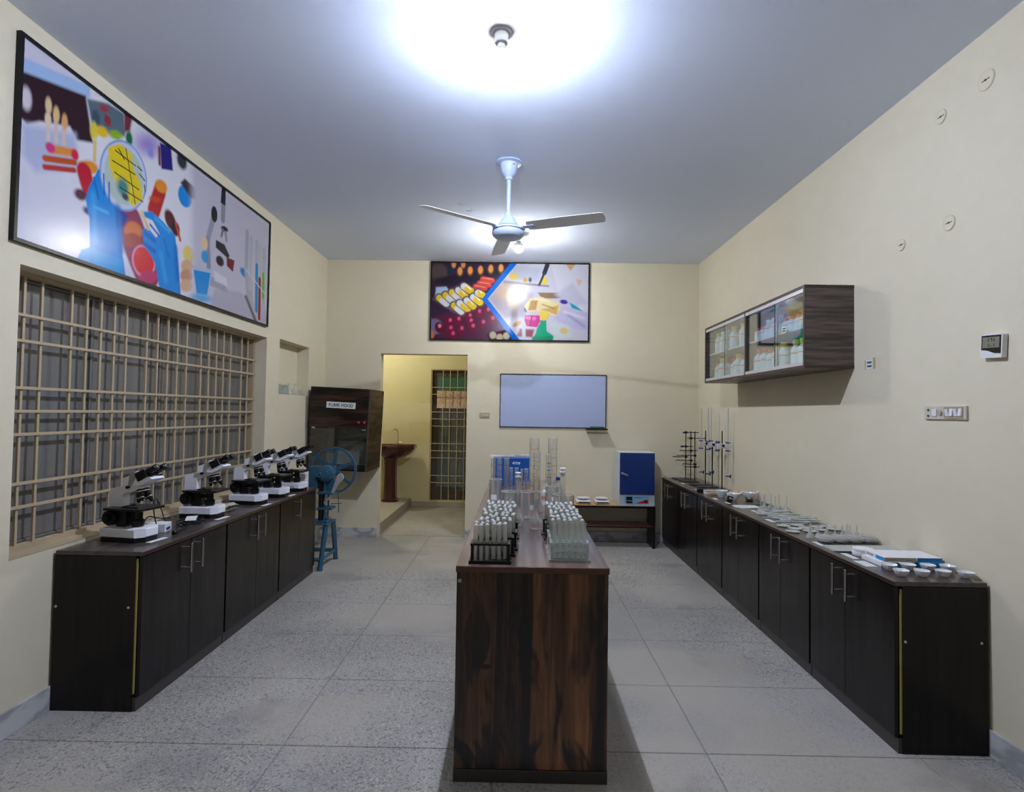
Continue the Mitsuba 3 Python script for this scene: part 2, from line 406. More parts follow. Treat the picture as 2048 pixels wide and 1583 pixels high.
globe_top = lathe([(.055 * math.sin(q), -.142 - .055 * math.cos(q)) for q in np.linspace(np.pi * .56, np.pi * .9, 7)], 32)
lamp('round lit bulb hanging from the ceiling just behind the fan', -.008, 5.72, [
    Part('holder', lathe([(0, 0), (.045, 0), (.044, -.010), (.030, -.016), (.022, -.03), (.022, -.078), (.026, -.085), (0, -.085)][::-1], 24), 'm_bulb_body', 40),
    Part('bulb', None, None, ply=emit(mikit.ply(globe, 'm_white', True), LAMP_BACK), lab='glowing globe'), Part('bulb_base', globe_top, 'm_white', True)])
k = thing('ceiling_lamp', 'warm bulb on the ceiling of the passage above the wash basin', 'lamp', [
    Part('holder', holder, 'm_bulb_body', 40), Part('bulb', None, None, ply=emit(mikit.ply(mv(ball(.04, 2), 0, 0, -.095), 'm_white', True), LAMP_PASSAGE))], tr(-2.25, 7.95, 2.95))

fx, fy, zb = -.082, 4.08, 2.828
canopy = lathe([(0, ZC), (.094, ZC), (.096, ZC - .006), (.090, ZC - .010), (.064, ZC - .012), (.062, ZC - .03), (.055, ZC - .07), (.036, ZC - .10), (.026, ZC - .108), (.025, ZC - .128), (0, ZC - .128)][::-1], 32)
motor = lathe([(0, 2.737), (.060, 2.739), (.095, 2.750), (.113, 2.768), (.116, 2.784), (.112, 2.792)], 40)
motor2 = lathe([(.104, 2.792), (.104, 2.800), (.113, 2.802), (.110, 2.815), (.085, 2.826), (.060, 2.834), (0, 2.836)], 40)
bell = lathe([(.074, 2.832), (.070, 2.845), (.045, 2.888), (.030, 2.905), (.028, 2.925), (0, 2.925)], 28)
fp = [Part('canopy', canopy, 'm_fan', 40), Part('rod', cyl(.0155, 2.92, ZC - .12, 16), 'm_fan', 40), Part('motor_housing', motor, 'm_fan', 40),
      Part('motor_cover', motor2, 'm_fan', 40), Part('bell', bell, 'm_fan', 40)]
for kk in range(3):
    a = -21.5 + 120 * kk
    pts = [(.150, -.050), (.165, -.062), (.40, -.068), (.686, -.064), (.700, -.052), (.704, 0), (.697, .046), (.683, .054), (.40, .056), (.165, .050), (.150, .040)]
    bl = tf(extr(pts, -.002, .002), rx(-13))
    ir = cat(bx(.085, .20, -.022, .022, -.006, .001, .002), bx(.085, .12, -.03, .03, -.016, .001, .002))
    Mb = tr(0, 0, zb - .010) @ rz(a)
    fp.append(Part('blade', tf(bl, Mb), 'm_fan_blade', False, [Part('bracket', tf(tf(ir, rx(-6)), Mb), 'm_fan', False)]))
fp.append(Part('sticker', mv(bx(-.004, .016, -.0625, -.060, ZC - .035, ZC - .027), .024, .008), 'm_red', False, lab='small red sticker'))
thing('ceiling_fan', 'white three-bladed ceiling fan with grey blades on a rod', 'fan', fp, tr(fx, fy))
thing('ceiling_hook', 'small bare hook in the ceiling left of the fan', 'hook', Part('h', tube(smooth_path([(-.43, 5.02, ZC + .004), (-.43, 5.02, ZC - .015), (-.45, 5.02, ZC - .022), (-.475, 5.02, ZC - .018)]), .003, 6), 'm_steel'))

# ------------------------------------------------------------------ base cabinets
def handle(side, y, z0, z1):           # bar on a cabinet front; side = +1: front faces +x
    xb = 0.034 * side
    return cat(mv(cyl(.0065, z0, z1, 14, .001), xb, y, 0), *[tf(cyl(.0048, 0, .034, 10), tr(0, y, z) @ ry(90 * side)) for z in (z0 + .024, z1 - .024)])

def cabinet(label, side, xf, xb, y0, y1, zt, first, handles, door_split=None):
    # xf: plane of the doors, xb: back, side: direction in which the doors face
    s = side; g = .004
    xc = xf - s * .030                                   # front of the carcass
    lo, hi = min(xc, xb), max(xc, xb)
    t = .018
    body = cat(bx(lo, hi, y0 + g, y0 + g + t, .02, zt - .022), bx(lo, hi, y1 - g - t, y1 - g, .02, zt - .022),
               bx(lo, hi, y0 + g + t, y1 - g - t, .07, .09), bx(*sorted((xb, xb + s * .006)), y0 + g + t, y1 - g - t, .09, zt - .022),
               bx(lo + .02, hi - .02, y0 + g + t, y1 - g - t, .42, .436))
    P = [Part('body', body, 'm_wenge', False)]
    P.append(Part('worktop', bx(*sorted((xb, xf + s * .004)), y0 + g * .5, y1 - g * .5, zt - .022, zt, .002), 'm_worktop', False,
                  [Part('edge_band', bx(*sorted((xf + s * .004, xf + s * .0055)), y0 + g * .5, y1 - g * .5, zt - .021, zt - .002), 'm_band_brown', False)]))
    P.append(Part('plinth', bx(*sorted((xb, xf - s * .012)), y0 + g, y1 - g, 0, .066), 'm_plinth', False))
    ym = door_split or (y0 + y1) / 2
    d0, d1 = sorted((xf, xf - s * .019))
    for (a, b), h in zip(((y0 + .010, ym - .0015), (ym + .0015, y1 - .010)), handles):
        sub = []
        if h is not None:
            sub = [Part('handle', mv(handle(s, h, zt - .200, zt - .038), xf), 'm_steel', 40, lab='brushed steel bar handle')]
        P.append(Part('door', bx(d0, d1, a, b, .070, zt - .026, .0012), 'm_wenge', False, sub))
    if first:
        P.append(Part('edge_strip', bx(*sorted((xc + s * .0005, xc + s * .008)), y0 + g - .001, y0 + g + .006, .085, zt - .035), 'm_edge_tape', False, lab='olive yellow edge strip'))
        P.append(Part('end_panel', bx(lo, hi, y0, y0 + g - .0005, .0, zt - .023), 'm_wenge', False))
        for yy in ((lo + .012), (hi - .03)):
            P.append(Part('screw', mv(to_y(cyl(.006, -.003, .001, 10)), yy, y0, zt * .65), 'm_cream_plastic', 40))
    thing('base_cabinet', label, 'cabinet', P)

LZ, RZ = .781, .764
lab_l = ['dark brown two-door cabinet, nearest of the three under the barred window', 'dark brown two-door cabinet, middle one under the barred window', 'dark brown cabinet with a single handle, next to the blue press']
for i, (a, b) in enumerate(((2.85, 3.686), (3.686, 4.516), (4.516, 5.321))):
    m = (a + b) / 2
    hs = ((3.228, 3.344), (4.061, 4.175), (4.855, None))[i]
    cabinet(lab_l[i], 1, -1.846, XL + .012, a, b, LZ, i == 0, hs, (3.286, 4.118, 4.92)[i])
lab_r = ['dark brown two-door cabinet carrying the white porcelain dishes, nearest on the right', 'dark brown two-door cabinet, second from the viewer on the right wall', 'dark brown two-door cabinet, third from the viewer on the right wall',
         'dark brown two-door cabinet below the mortars, fourth along the right wall', 'dark brown two-door cabinet below the burette stands, fifth along the right wall', 'dark brown two-door cabinet in the far right corner beside the oven table']
rg = [2.625, 3.384, 4.089, 4.815, 5.478, 6.112, 6.789]
for i in range(6):
    m = (rg[i] + rg[i + 1]) / 2 + .02
    cabinet(lab_r[i], -1, 1.718, XR - .012, rg[i], rg[i + 1], RZ, i == 0, (m - .06, m + .06), m)

# ------------------------------------------------------------------ centre bench
B0, B1, BY0, BY1, BZ = -.2363, .385, 2.373, 5.44, .869
bp = [Part('worktop', bx(B0 - .004, B1 + .004, BY0 - .004, BY1, BZ - .026, BZ, .002), 'm_bench_top', False,
           [Part('edge_band', bx(B0 - .003, B1 + .003, BY0 - .0055, BY0 - .004, BZ - .025, BZ - .002), 'm_red_wood', False)]),
      Part('end_panel', bx(B0, B1, BY0, BY0 + .018, .052, BZ - .026, .001), 'm_rosewood', False),
      Part('end_panel', bx(B0, B1, BY1 - .02, BY1 - .002, .052, BZ - .026), 'm_rosewood', False),
      Part('plinth', bx(B0 - .002, B1 + .002, BY0 - .003, BY1, 0, .050, .002), 'm_plinth', False, lab='dark grey plinth'),
      Part('screw_hole', mv(to_y(lathe([(0, .0), (.004, .0), (.0045, -.002), (.0075, -.002), (.0075, .001)], 16)), B0 + .012, BY0, .808), 'm_cream_plastic', 40)]
n = 4; L = (BY1 - BY0 - .04) / n
for sx, x in ((-1, B0), (1, B1)):
    for q in range(n):
        a = BY0 + .019 + L * q
        d = sorted((x, x - sx * .018))
        bp.append(Part('side_panel', bx(d[0], d[1], a + .001, a + L - .001, .052, BZ - .027, .001), 'm_wenge', False))
bp.append(Part('core', bx(B0 + .02, B1 - .02, BY0 + .02, BY1 - .022, .05, BZ - .026), 'm_wenge', False))
thing('laboratory_bench', 'long island bench with a striped rosewood end panel and glossy top', 'bench', bp)

# ------------------------------------------------------------------ posters
def shape_mask(s, u, v):
    kind = s[0]
    if kind == 'e':
        _, cx, cy, rx_, ry_, ang, soft, col = s
        c, q = math.cos(math.radians(ang)), math.sin(math.radians(ang))
        a, b = (u - cx) * c + (v - cy) * q, -(u - cx) * q + (v - cy) * c
        d = (dr.sqrt(dr.square(a / rx_) + dr.square(b / ry_)) - 1) * min(rx_, ry_)
    elif kind == 'c':
        _, x0, y0, x1, y1, r, soft, col = s
        bx_, by_ = x1 - x0, y1 - y0
        t = dr.clip(((u - x0) * bx_ + (v - y0) * by_) / (bx_ * bx_ + by_ * by_), 0, 1)
        d = dr.sqrt(dr.square(u - x0 - t * bx_) + dr.square(v - y0 - t * by_)) - r
    else:
        _, pts, soft, col = s
        d2 = mi.Float(1e9); par = mi.Float(1.)
        for (x0, y0), (x1, y1) in zip(pts, pts[1:] + pts[:1]):
            ex, ey = x1 - x0, y1 - y0
            t = dr.clip(((u - x0) * ex + (v - y0) * ey) / (ex * ex + ey * ey), 0, 1)
            d2 = dr.minimum(d2, dr.square(u - x0 - t * ex) + dr.square(v - y0 - t * ey))
            if abs(ey) > 1e-9:
                crosses = ((v < y0) ^ (v < y1)) & (u < x0 + (v - y0) * (ex / ey))
                par = dr.select(crosses, -par, par)
        d = par * dr.sqrt(d2)
    return 1 - smoothstep(-soft, soft, d), col

def print_fn(shapes, base, wob):
    cols = lambda c: mi.Color3f(*lin(c))
    def fn(p, n, uv):
        u, v = wob(p)
        c = base(u, v)
        for s in shapes:
            m, col = shape_mask(s, u, v)
            c = mix(c, cols(col), m)
        return c * .67
    return fn

GB, GD = (0, 140, 225), (0, 95, 190)
left_shapes = [
    ('p', [(0, .80), (0, 1), (.35, 1), (.4, .93)], .03, (225, 222, 240)), ('p', [(0, .79), (0, .88), (.45, .99), (.45, .92)], .012, (175, 205, 245)),
    ('p', [(0, .60), (0, .81), (.42, .92), (.485, .69), (.37, .65), (.32, .70), (.13, .63), (.06, .58)], .012, (52, 26, 36)),
    ('e', .05, .70, .03, .055, 0, .012, (225, 215, 225)), ('p', [(.03, .57), (.36, .68), (.39, .50), (.12, .37), (.04, .42)], .03, (190, 195, 225)),
    ('c', .185, .56, .18, .66, .012, .01, (225, 210, 205)), ('c', .235, .58, .225, .70, .012, .01, (225, 205, 195)), ('c', .285, .59, .28, .69, .012, .01, (225, 205, 195)),
    ('e', .18, .735, .020, .042, 0, .008, (235, 205, 160)), ('e', .23, .715, .020, .042, 0, .008, (235, 195, 140)), ('e', .285, .705, .020, .042, 0, .008, (230, 175, 120)), ('e', .18, .665, .020, .035, 0, .008, (240, 215, 190)),
    ('c', .20, .525, .36, .575, .022, .012, (235, 150, 60)), ('e', .20, .53, .03, .025, 20, .01, (225, 60, 140)), ('e', .36, .565, .025, .03, 0, .01, (215, 40, 80)),
    ('c', .17, .462, .36, .525, .016, .008, (200, 85, 35)), ('c', .17, .418, .36, .483, .014, .008, (190, 60, 50)),
    ('p', [(.43, .91), (.59, .97), (.72, .98), (.74, .85), (.60, .80), (.48, .765)], .012, (92, 116, 128)), ('e', .56, .925, .04, .02, 20, .015, (165, 60, 75)), ('e', .59, .87, .03, .03, 0, .015, (150, 50, 60)), ('e', .50, .84, .03, .04, 0, .015, (60, 85, 100)),
    ('p', [(.72, 1), (.80, 1), (.78, .90), (.73, .87)], .015, (120, 45, 60)), ('e', .95, .90, .12, .06, 25, .06, (165, 140, 215)),
    ('e', .49, .76, .03, .05, 0, .012, (235, 215, 70)), ('e', .55, .785, .05, .03, 20, .012, (240, 200, 40)), ('e', .66, .82, .06, .025, 20, .012, (150, 190, 40)), ('e', .775, .855, .03, .045, 0, .012, (20, 110, 60)), ('c', .50, .70, .50, .60, .012, .01, (225, 205, 120)),
    ('p', [(1.07, .97), (1.19, 1), (1.22, .845), (1.095, .805)], .01, (38, 24, 125)), ('c', 1.065, .93, 1.075, .83, .014, .012, (125, 50, 75)), ('e', 1.32, .96, .06, .06, 0, .02, (45, 50, 60)), ('e', .98, .86, .03, .03, 0, .02, (150, 145, 225)),
    ('e', .465, .545, .07, .035, 20, .012, (235, 150, 40)), ('c', .43, .50, .47, .42, .055, .012, (195, 25, 50)), ('e', .41, .37, .045, .03, 10, .012, (95, 30, 60)), ('e', .46, .30, .03, .02, 0, .012, (60, 50, 110)),
    ('c', 1.09, .66, 1.03, .50, .060, .012, (190, 40, 35)), ('e', 1.10, .69, .065, .042, 15, .01, (240, 150, 40)), ('e', 1.04, .58, .06, .02, 15, .01, (215, 70, 40)), ('e', 1.21, .50, .075, .055, -40, .012, (90, 30, 30)), ('e', 1.27, .46, .05, .05, -40, .012, (40, 25, 30)), ('c', 1.27, .50, 1.33, .40, .012, .008, (220, 60, 40)),
    ('e', 1.37, .725, .085, .075, 20, .010, (20, 145, 230)), ('p', [(1.31, .80), (1.36, .85), (1.52, .83), (1.52, .76), (1.44, .74)], .012, (62, 52, 66)),
    ('c', .80, .34, .98, .10, .13, .015, (150, 45, 85)), ('e', .84, .31, .085, .055, 20, .012, (225, 120, 60)), ('e', .83, .25, .09, .04, 20, .012, (170, 60, 45)), ('e', .95, .145, .115, .105, 15, .01, (235, 150, 190)), ('e', .95, .15, .10, .088, 15, .008, (225, 40, 45)), ('e', 1.0, .06, .10, .04, 20, .01, (200, 60, 110)),
    ('e', 1.44, .33, .075, .06, 10, .012, (240, 215, 110)), ('e', 1.425, .24, .08, .045, 15, .012, (225, 180, 140)), ('e', 1.42, .17, .08, .045, 15, .012, (205, 150, 120)), ('e', 1.42, .10, .08, .045, 15, .012, (225, 180, 150)),
    ('p', [(.39, .0), (.43, .075), (.52, .125), (.64, .145), (.76, .12), (.79, 0)], .008, (0, 155, 230)),
    ('p', [(.49, .10), (.48, .26), (.445, .36), (.47, .44), (.50, .50), (.53, .56), (.60, .585), (.655, .54), (.675, .43), (.71, .38), (.73, .29), (.755, .11)], .007, GB), ('p', [(.68, .41), (.79, .385), (.76, .31), (.70, .29)], .012, (15, 50, 150)),
    ('e', .747, .612, .192, .228, -38, .006, (135, 165, 225)), ('e', .747, .612, .180, .216, -38, .006, (205, 215, 235)), ('e', .747, .612, .155, .185, -38, .006, (190, 205, 195)),
    ('p', [(.60, .72), (.70, .79), (.80, .77), (.82, .69), (.90, .62), (.92, .53), (.83, .455), (.75, .50), (.67, .55), (.62, .61)], .014, (238, 212, 30)), ('e', .735, .54, .05, .05, 0, .025, (70, 140, 140)), ('e', .76, .49, .03, .02, 0, .01, (60, 70, 90)),
    ('c', .66, .73, .84, .715, .0035, .003, (60, 50, 25)), ('c', .64, .66, .84, .66, .0035, .003, (60, 50, 25)), ('c', .66, .60, .88, .58, .0035, .003, (60, 50, 25)), ('c', .71, .53, .92, .52, .0035, .003, (60, 50, 25)), ('c', .75, .78, .85, .48, .0035, .003, (70, 60, 25)), ('c', .69, .75, .74, .71, .004, .003, (50, 45, 30)),
    ('c', .86, .72, .90, .71, .004, .003, (30, 30, 45)), ('c', .88, .68, .93, .66, .004, .003, (30, 30, 45)), ('c', .93, .63, .94, .59, .004, .003, (30, 30, 45)),
    ('c', .70, .40, .74, .16, .02, .03, (0, 112, 200)), ('c', .50, .40, .53, .16, .012, .03, (60, 175, 240)), ('c', .55, .05, .70, .07, .02, .03, (40, 172, 240)), ('c', .50, .50, .54, .40, .006, .006, (0, 105, 195)), ('c', .575, .55, .585, .44, .006, .006, (0, 110, 200)), ('c', .62, .52, .625, .42, .006, .006, (0, 110, 200)), ('c', .51, .34, .62, .345, .008, .01, (70, 190, 245)),
    ('p', [(.93, .46), (1.01, .49), (1.13, .465), (1.27, .41), (1.31, .26), (1.36, .0), (1.12, 0), (1.06, .17), (.95, .25), (.92, .34), (.98, .375), (1.06, .335), (1.10, .37), (1.02, .435), (.94, .43)], .007, GB),
    ('c', 1.28, .33, 1.31, .12, .018, .03, (0, 112, 200)), ('c', 1.12, .24, 1.18, .08, .015, .03, (55, 172, 240)), ('c', 1.05, .46, 1.20, .42, .010, .02, (70, 182, 245)), ('c', 1.0, .40, 1.09, .36, .008, .008, GD), ('c', .95, .33, 1.05, .31, .016, .01, (0, 110, 205)), ('c', .95, .26, 1.05, .24, .016, .01, (0, 105, 200)), ('c', 1.15, .34, 1.20, .25, .008, .02, (0, 115, 205)), ('c', .915, .45, .98, .37, .014, .006, (235, 205, 150)),
    ('p', [(1.50, 0), (1.44, 1), (2.76, 1), (2.76, 0)], .07, (205, 200, 216)), ('p', [(1.75, 0), (1.80, .16), (2.20, .22), (2.76, .14), (2.76, 0)], .02, (188, 184, 202)),
    ('c', 1.76, .72, 1.68, .50, .030, .010, (160, 160, 176)), ('c', 1.68, .50, 1.72, .22, .030, .010, (150, 150, 166)), ('p', [(1.68, .24), (1.95, .24), (2.02, .17), (1.70, .17)], .008, (172, 172, 186)), ('c', 1.90, .92, 1.895, .74, .032, .006, (150, 150, 165)), ('p', [(1.855, .86), (1.865, 1), (1.925, 1), (1.925, .86)], .005, (25, 25, 32)), ('e', 1.765, .735, .045, .062, 0, .006, (28, 28, 34)),
    ('e', 1.925, .67, .055, .022, 8, .006, (40, 40, 48)), ('c', 1.90, .655, 1.88, .60, .014, .006, (120, 120, 132)), ('c', 1.94, .65, 1.96, .59, .014, .006, (140, 140, 150)), ('p', [(1.80, .545), (1.93, .545), (2.02, .475), (1.99, .45), (1.80, .485)], .006, (45, 40, 48)), ('e', 1.87, .395, .06, .04, 0, .008, (48, 46, 54)), ('p', [(1.97, .455), (2.10, .46), (2.08, .36), (1.98, .385)], .006, (120, 30, 45)),
    ('p', [(1.78, .30), (1.98, .28), (2.0, .22), (1.80, .22)], .01, (222, 222, 232)), ('e', 1.64, .47, .045, .05, 0, .012, (235, 205, 160)), ('e', 1.65, .37, .05, .045, 0, .01, (60, 165, 225)),
    ('p', [(1.49, .26), (1.76, .30), (1.71, .07), (1.55, .05)], .01, (180, 200, 225)), ('p', [(1.505, .235), (1.735, .265), (1.695, .085), (1.555, .07)], .006, (0, 145, 220)), ('e', 1.62, .05, .13, .03, 8, .02, (90, 175, 230)),
    ('e', 2.27, .40, .07, .035, -10, .01, (0, 135, 215)), ('p', [(2.29, .40), (2.43, .36), (2.45, .10), (2.33, .18)], .01, (178, 180, 190)), ('p', [(2.29, .20), (2.33, .22), (2.55, .02), (2.50, .0)], .01, (110, 110, 120)),
    ('c', 2.31, .76, 2.31, .40, .030, .006, (176, 176, 188)), ('c', 2.39, .74, 2.39, .30, .030, .006, (190, 190, 200)), ('c', 2.50, .73, 2.51, .12, .030, .006, (185, 186, 198)), ('c', 2.57, .71, 2.58, .06, .030, .006, (195, 195, 204)), ('c', 2.65, .70, 2.66, .10, .030, .006, (188, 188, 200)),
    ('c', 2.51, .52, 2.525, .12, .026, .005, (20, 140, 205)), ('c', 2.575, .41, 2.585, .06, .025, .005, (150, 30, 40)), ('c', 2.645, .47, 2.655, .27, .025, .005, (110, 185, 50)), ('c', 2.30, .44, 2.70, .30, .006, .005, (215, 215, 225))]
LPY0, LPY1, LPZ0, LPZ1 = 2.533, 5.171, 2.240, 3.196
base_l = lambda u, v: mix(mi.Color3f(*lin((218, 216, 234))), mi.Color3f(*lin((234, 233, 240))), smoothstep(0., .5, v * .5 + u * .2))
pri('m_print_lab', proc(print_fn(left_shapes, base_l, lambda p: ((p.y - LPY0) / .956, (p.z - LPZ0) / .956))), .22, spec=.22)

def cap(x0, y0, x1, y1, ca, cb, r=.042):
    mx, my = (x0 + x1) / 2, (y0 + y1) / 2
    return [('c', x0 + .02, y0 - .02, x1 - .02, y1 + .02, r + .012, .012, (95, 80, 95)), ('c', x0 + .025, y0 - .025, mx, my, r, .006, ca), ('c', mx, my, x1 - .025, y1 + .025, r, .006, cb), ('c', x0 + .05, y0 - .01, x1 - .03, y1 + .05, .006, .008, (250, 250, 240))]
W_, Y_ = (222, 220, 225), (235, 200, 40)
bs = [('p', [(0, 0), (0, 1), (1.1, 1), (.68, .53), (1.1, 0)], .004, (58, 36, 64)), ('e', .1, .83, .12, .14, 0, .03, (88, 72, 70)), ('e', .5, .80, .6, .07, 8, .03, (38, 26, 44)), ('p', [(.1, .0), (.05, .30), (.7, .48), (1.05, .12), (.9, .0)], .04, (84, 34, 62))]
for x, y in ((.29, .97), (.41, .97)): bs.append(('e', x, y, .028, .05, 0, .01, (225, 150, 90)))
for x, y in ((.37, .87), (.50, .88), (.63, .89), (.76, .905), (.89, .915)): bs += [('e', x, y, .042, .062, 0, .012, (110, 70, 50)), ('e', x, y + .01, .030, .05, 0, .008, (235, 160, 85))]
bs += [('e', .235, .88, .03, .055, 0, .01, (20, 50, 70))]
for x, y in ((.57, .685), (.62, .73), (.66, .785)): bs += [('c', x, y, x + .12, y - .02, .034, .008, (215, 70, 60)), ('c', x, y + .012, x + .12, y - .006, .006, .008, (245, 150, 130))]
bs += [('p', [(.06, .55), (.07, .67), (.20, .68), (.27, .57)], .015, (175, 195, 225)), ('p', [(.04, .52), (.30, .36), (.42, .32), (.72, .50), (.66, .60), (.42, .70)], .03, (120, 108, 120))]
for a in ((.09, .56, .23, .44, Y_, W_), (.17, .595, .31, .475, Y_, W_), (.25, .63, .39, .51, Y_, W_), (.33, .66, .46, .545, W_, Y_), (.40, .71, .54, .60, W_, Y_), (.28, .465, .42, .34, Y_, W_), (.35, .495, .50, .375, W_, Y_), (.44, .53, .57, .41, W_, Y_), (.52, .575, .655, .46, W_, Y_), (.58, .63, .68, .555, W_, Y_)): bs += cap(*a)
for x, y in ((.12, .16), (.25, .235), (.36, .255), (.26, .14), (.40, .135), (.50, .30), (.515, .235), (.54, .17), (.62, .355), (.67, .22), (.73, .38), (.79, .27), (.29, .07)):
    bs += [('e', x, y, .052, .066, 15, .012, (112, 18, 48)), ('e', x + .008, y + .02, .020, .024, 0, .012, (215, 90, 140))]
bs += [('e', .06, .17, .10, .10, 0, .02, (120, 110, 150)), ('e', .12, .16, .055, .07, 15, .01, (105, 15, 40)), ('e', .125, .18, .02, .024, 0, .012, (225, 150, 175)), ('e', .01, .06, .05, .06, 0, .01, (215, 110, 60))]
for x, y in ((.80, .07), (.97, .065), (.885, .045)): bs.append(('e', x, y, .042, .045, 0, .012, (205, 198, 170)))
bs += [('p', [(1.09, 1.02), (.69, .53), (1.13, -.02), (2.2, -.02), (2.2, 1.02)], .003, (206, 203, 222)),
       ('p', [(.72, .53), (.95, .78), (1.30, .60), (1.20, .30), (.95, .28)], .05, (170, 160, 172)), ('e', .94, .62, .12, .10, 0, .05, (200, 170, 150)), ('e', 1.05, .55, .07, .13, 0, .04, (235, 225, 205)),
       ('p', [(.92, .77), (1.50, .715), (1.50, .69), (.92, .735)], .01, (150, 148, 152)), ('p', [(1.0, .79), (1.02, .96), (1.40, .94), (1.36, .76)], .04, (185, 190, 210)), ('e', 1.05, .82, .06, .04, 0, .012, (225, 195, 80)), ('e', 1.2, .775, .03, .03, 0, .01, (200, 160, 60)), ('e', 1.44, .77, .035, .045, 0, .01, (238, 208, 20)), ('e', 1.26, .78, .02, .03, 0, .01, (90, 80, 80)),
       ('p', [(1.36, .62), (1.63, .62), (1.66, .55), (1.41, .545)], .01, (150, 122, 92)), ('p', [(1.52, 1), (2.1, 1), (2.05, .34), (1.76, .46), (1.61, .64)], .015, (215, 214, 230)), ('p', [(1.58, .60), (1.80, .75), (1.98, .50), (1.80, .42)], .04, (200, 198, 222)), ('p', [(1.70, 1), (1.84, 1), (1.77, .90)], .01, (210, 175, 125)), ('p', [(1.84, .80), (1.92, .78), (1.87, .70)], .015, (225, 185, 160)),
       ('p', [(1.76, .50), (1.84, .46), (1.93, .39), (1.80, .42)], .01, (20, 165, 195)), ('e', 1.69, .505, .05, .028, -10, .01, (70, 50, 160)), ('p', [(1.64, .47), (1.99, .37), (2.0, .14), (1.76, .18), (1.56, .30)], .012, (196, 192, 226)), ('c', 1.75, .34, 1.95, .20, .01, .03, (150, 146, 190)), ('c', 1.70, .38, 1.95, .30, .01, .03, (225, 222, 240)),
       ('p', [(1.38, .27), (1.47, .27), (1.48, .13), (1.57, .07), (1.55, .01), (1.29, .01), (1.34, .10)], .01, (0, 165, 120)), ('p', [(1.30, .06), (1.57, .07), (1.55, .01), (1.29, .01)], .01, (0, 150, 105)), ('e', 1.44, .34, .07, .07, 0, .02, (232, 200, 70)), ('p', [(1.10, .06), (1.30, .05), (1.32, .15), (1.14, .16)], .02, (140, 50, 60)), ('p', [(1.50, .26), (1.78, .20), (1.80, .05), (1.58, .05)], .03, (205, 215, 220)), ('e', 1.70, .14, .05, .04, 0, .02, (225, 195, 130)), ('e', 1.11, .22, .06, .03, 30, .015, (200, 150, 70)),
       ('c', 1.185, .22, 1.195, .02, .022, .008, (190, 200, 205)), ('p', [(1.235, .42), (1.36, .42), (1.37, .33), (1.40, .24), (1.36, .175), (1.22, .185), (1.185, .26), (1.22, .33)], .006, (205, 190, 215)), ('p', [(1.205, .33), (1.385, .33), (1.395, .25), (1.355, .18), (1.22, .19), (1.195, .27)], .006, (210, 40, 140)), ('c', 1.23, .30, 1.32, .29, .02, .015, (235, 120, 190)), ('c', 1.29, .32, 1.27, .20, .008, .006, (150, 20, 100)), ('e', 1.22, .40, .03, .03, 0, .01, (70, 100, 190)),
       ('p', [(1.19, .45), (1.26, .535), (1.39, .57), (1.63, .49), (1.655, .41), (1.59, .32), (1.47, .375), (1.38, .385), (1.23, .37)], .007, (232, 214, 165)), ('p', [(1.27, .52), (1.36, .52), (1.34, .40), (1.24, .39)], .012, (188, 148, 80)), ('p', [(1.40, .40), (1.62, .46), (1.60, .34), (1.48, .38)], .015, (205, 172, 95)), ('c', 1.42, .47, 1.57, .42, .006, .012, (170, 130, 60)), ('c', 1.33, .54, 1.50, .51, .006, .02, (245, 232, 200)),
       ('c', 1.475, .97, 1.44, .87, .028, .006, (52, 54, 66)), ('c', 1.44, .87, 1.37, .70, .014, .005, (62, 64, 78)), ('c', 1.37, .70, 1.33, .60, .009, .006, (200, 205, 210)),
       ('p', [(1.03, 1.02), (1.12, 1.02), (.725, .53), (1.17, -.02), (1.08, -.02), (.655, .53)], .003, (0, 108, 214))]
BPX0, BPX1, BPZ0, BPZ1 = -1.051, .843, 2.346, 3.286
pri('m_print_capsules', proc(print_fn(bs, lambda u, v: mi.Color3f(*lin((58, 36, 64))) + u * 0, lambda p: ((p.x - BPX0) / .94, (p.z - BPZ0) / .94))), .20, spec=.22)

thing('poster', 'large framed photo print of blue gloved hands and a petri dish above the barred window', 'poster', [
    Part('print', bx(XL + .002, XL + .014, LPY0 + .012, LPY1 - .012, LPZ0 + .012, LPZ1 - .012), 'm_print_lab', False, lab='glossy print of gloved hands, petri dish and microscope'),
    Part('frame', cut(bx(XL, XL + .024, LPY0, LPY1, LPZ0, LPZ1), bx(XL - .1, XL + .1, LPY0 + .017, LPY1 - .017, LPZ0 + .017, LPZ1 - .017)), 'm_black', False)])
thing('poster', 'framed print of capsules and a pink flask with a blue chevron above the whiteboard', 'poster', [
    Part('print', bx(BPX0 + .012, BPX1 - .012, D - .014, D - .002, BPZ0 + .012, BPZ1 - .012), 'm_print_capsules', False, lab='glossy print of capsules and a gloved hand with a pink flask'),
    Part('frame', cut(bx(BPX0, BPX1, D - .026, D, BPZ0, BPZ1), bx(BPX0 + .016, BPX1 - .016, D - .1, D + .1, BPZ0 + .016, BPZ1 - .016)), 'm_black', False)])

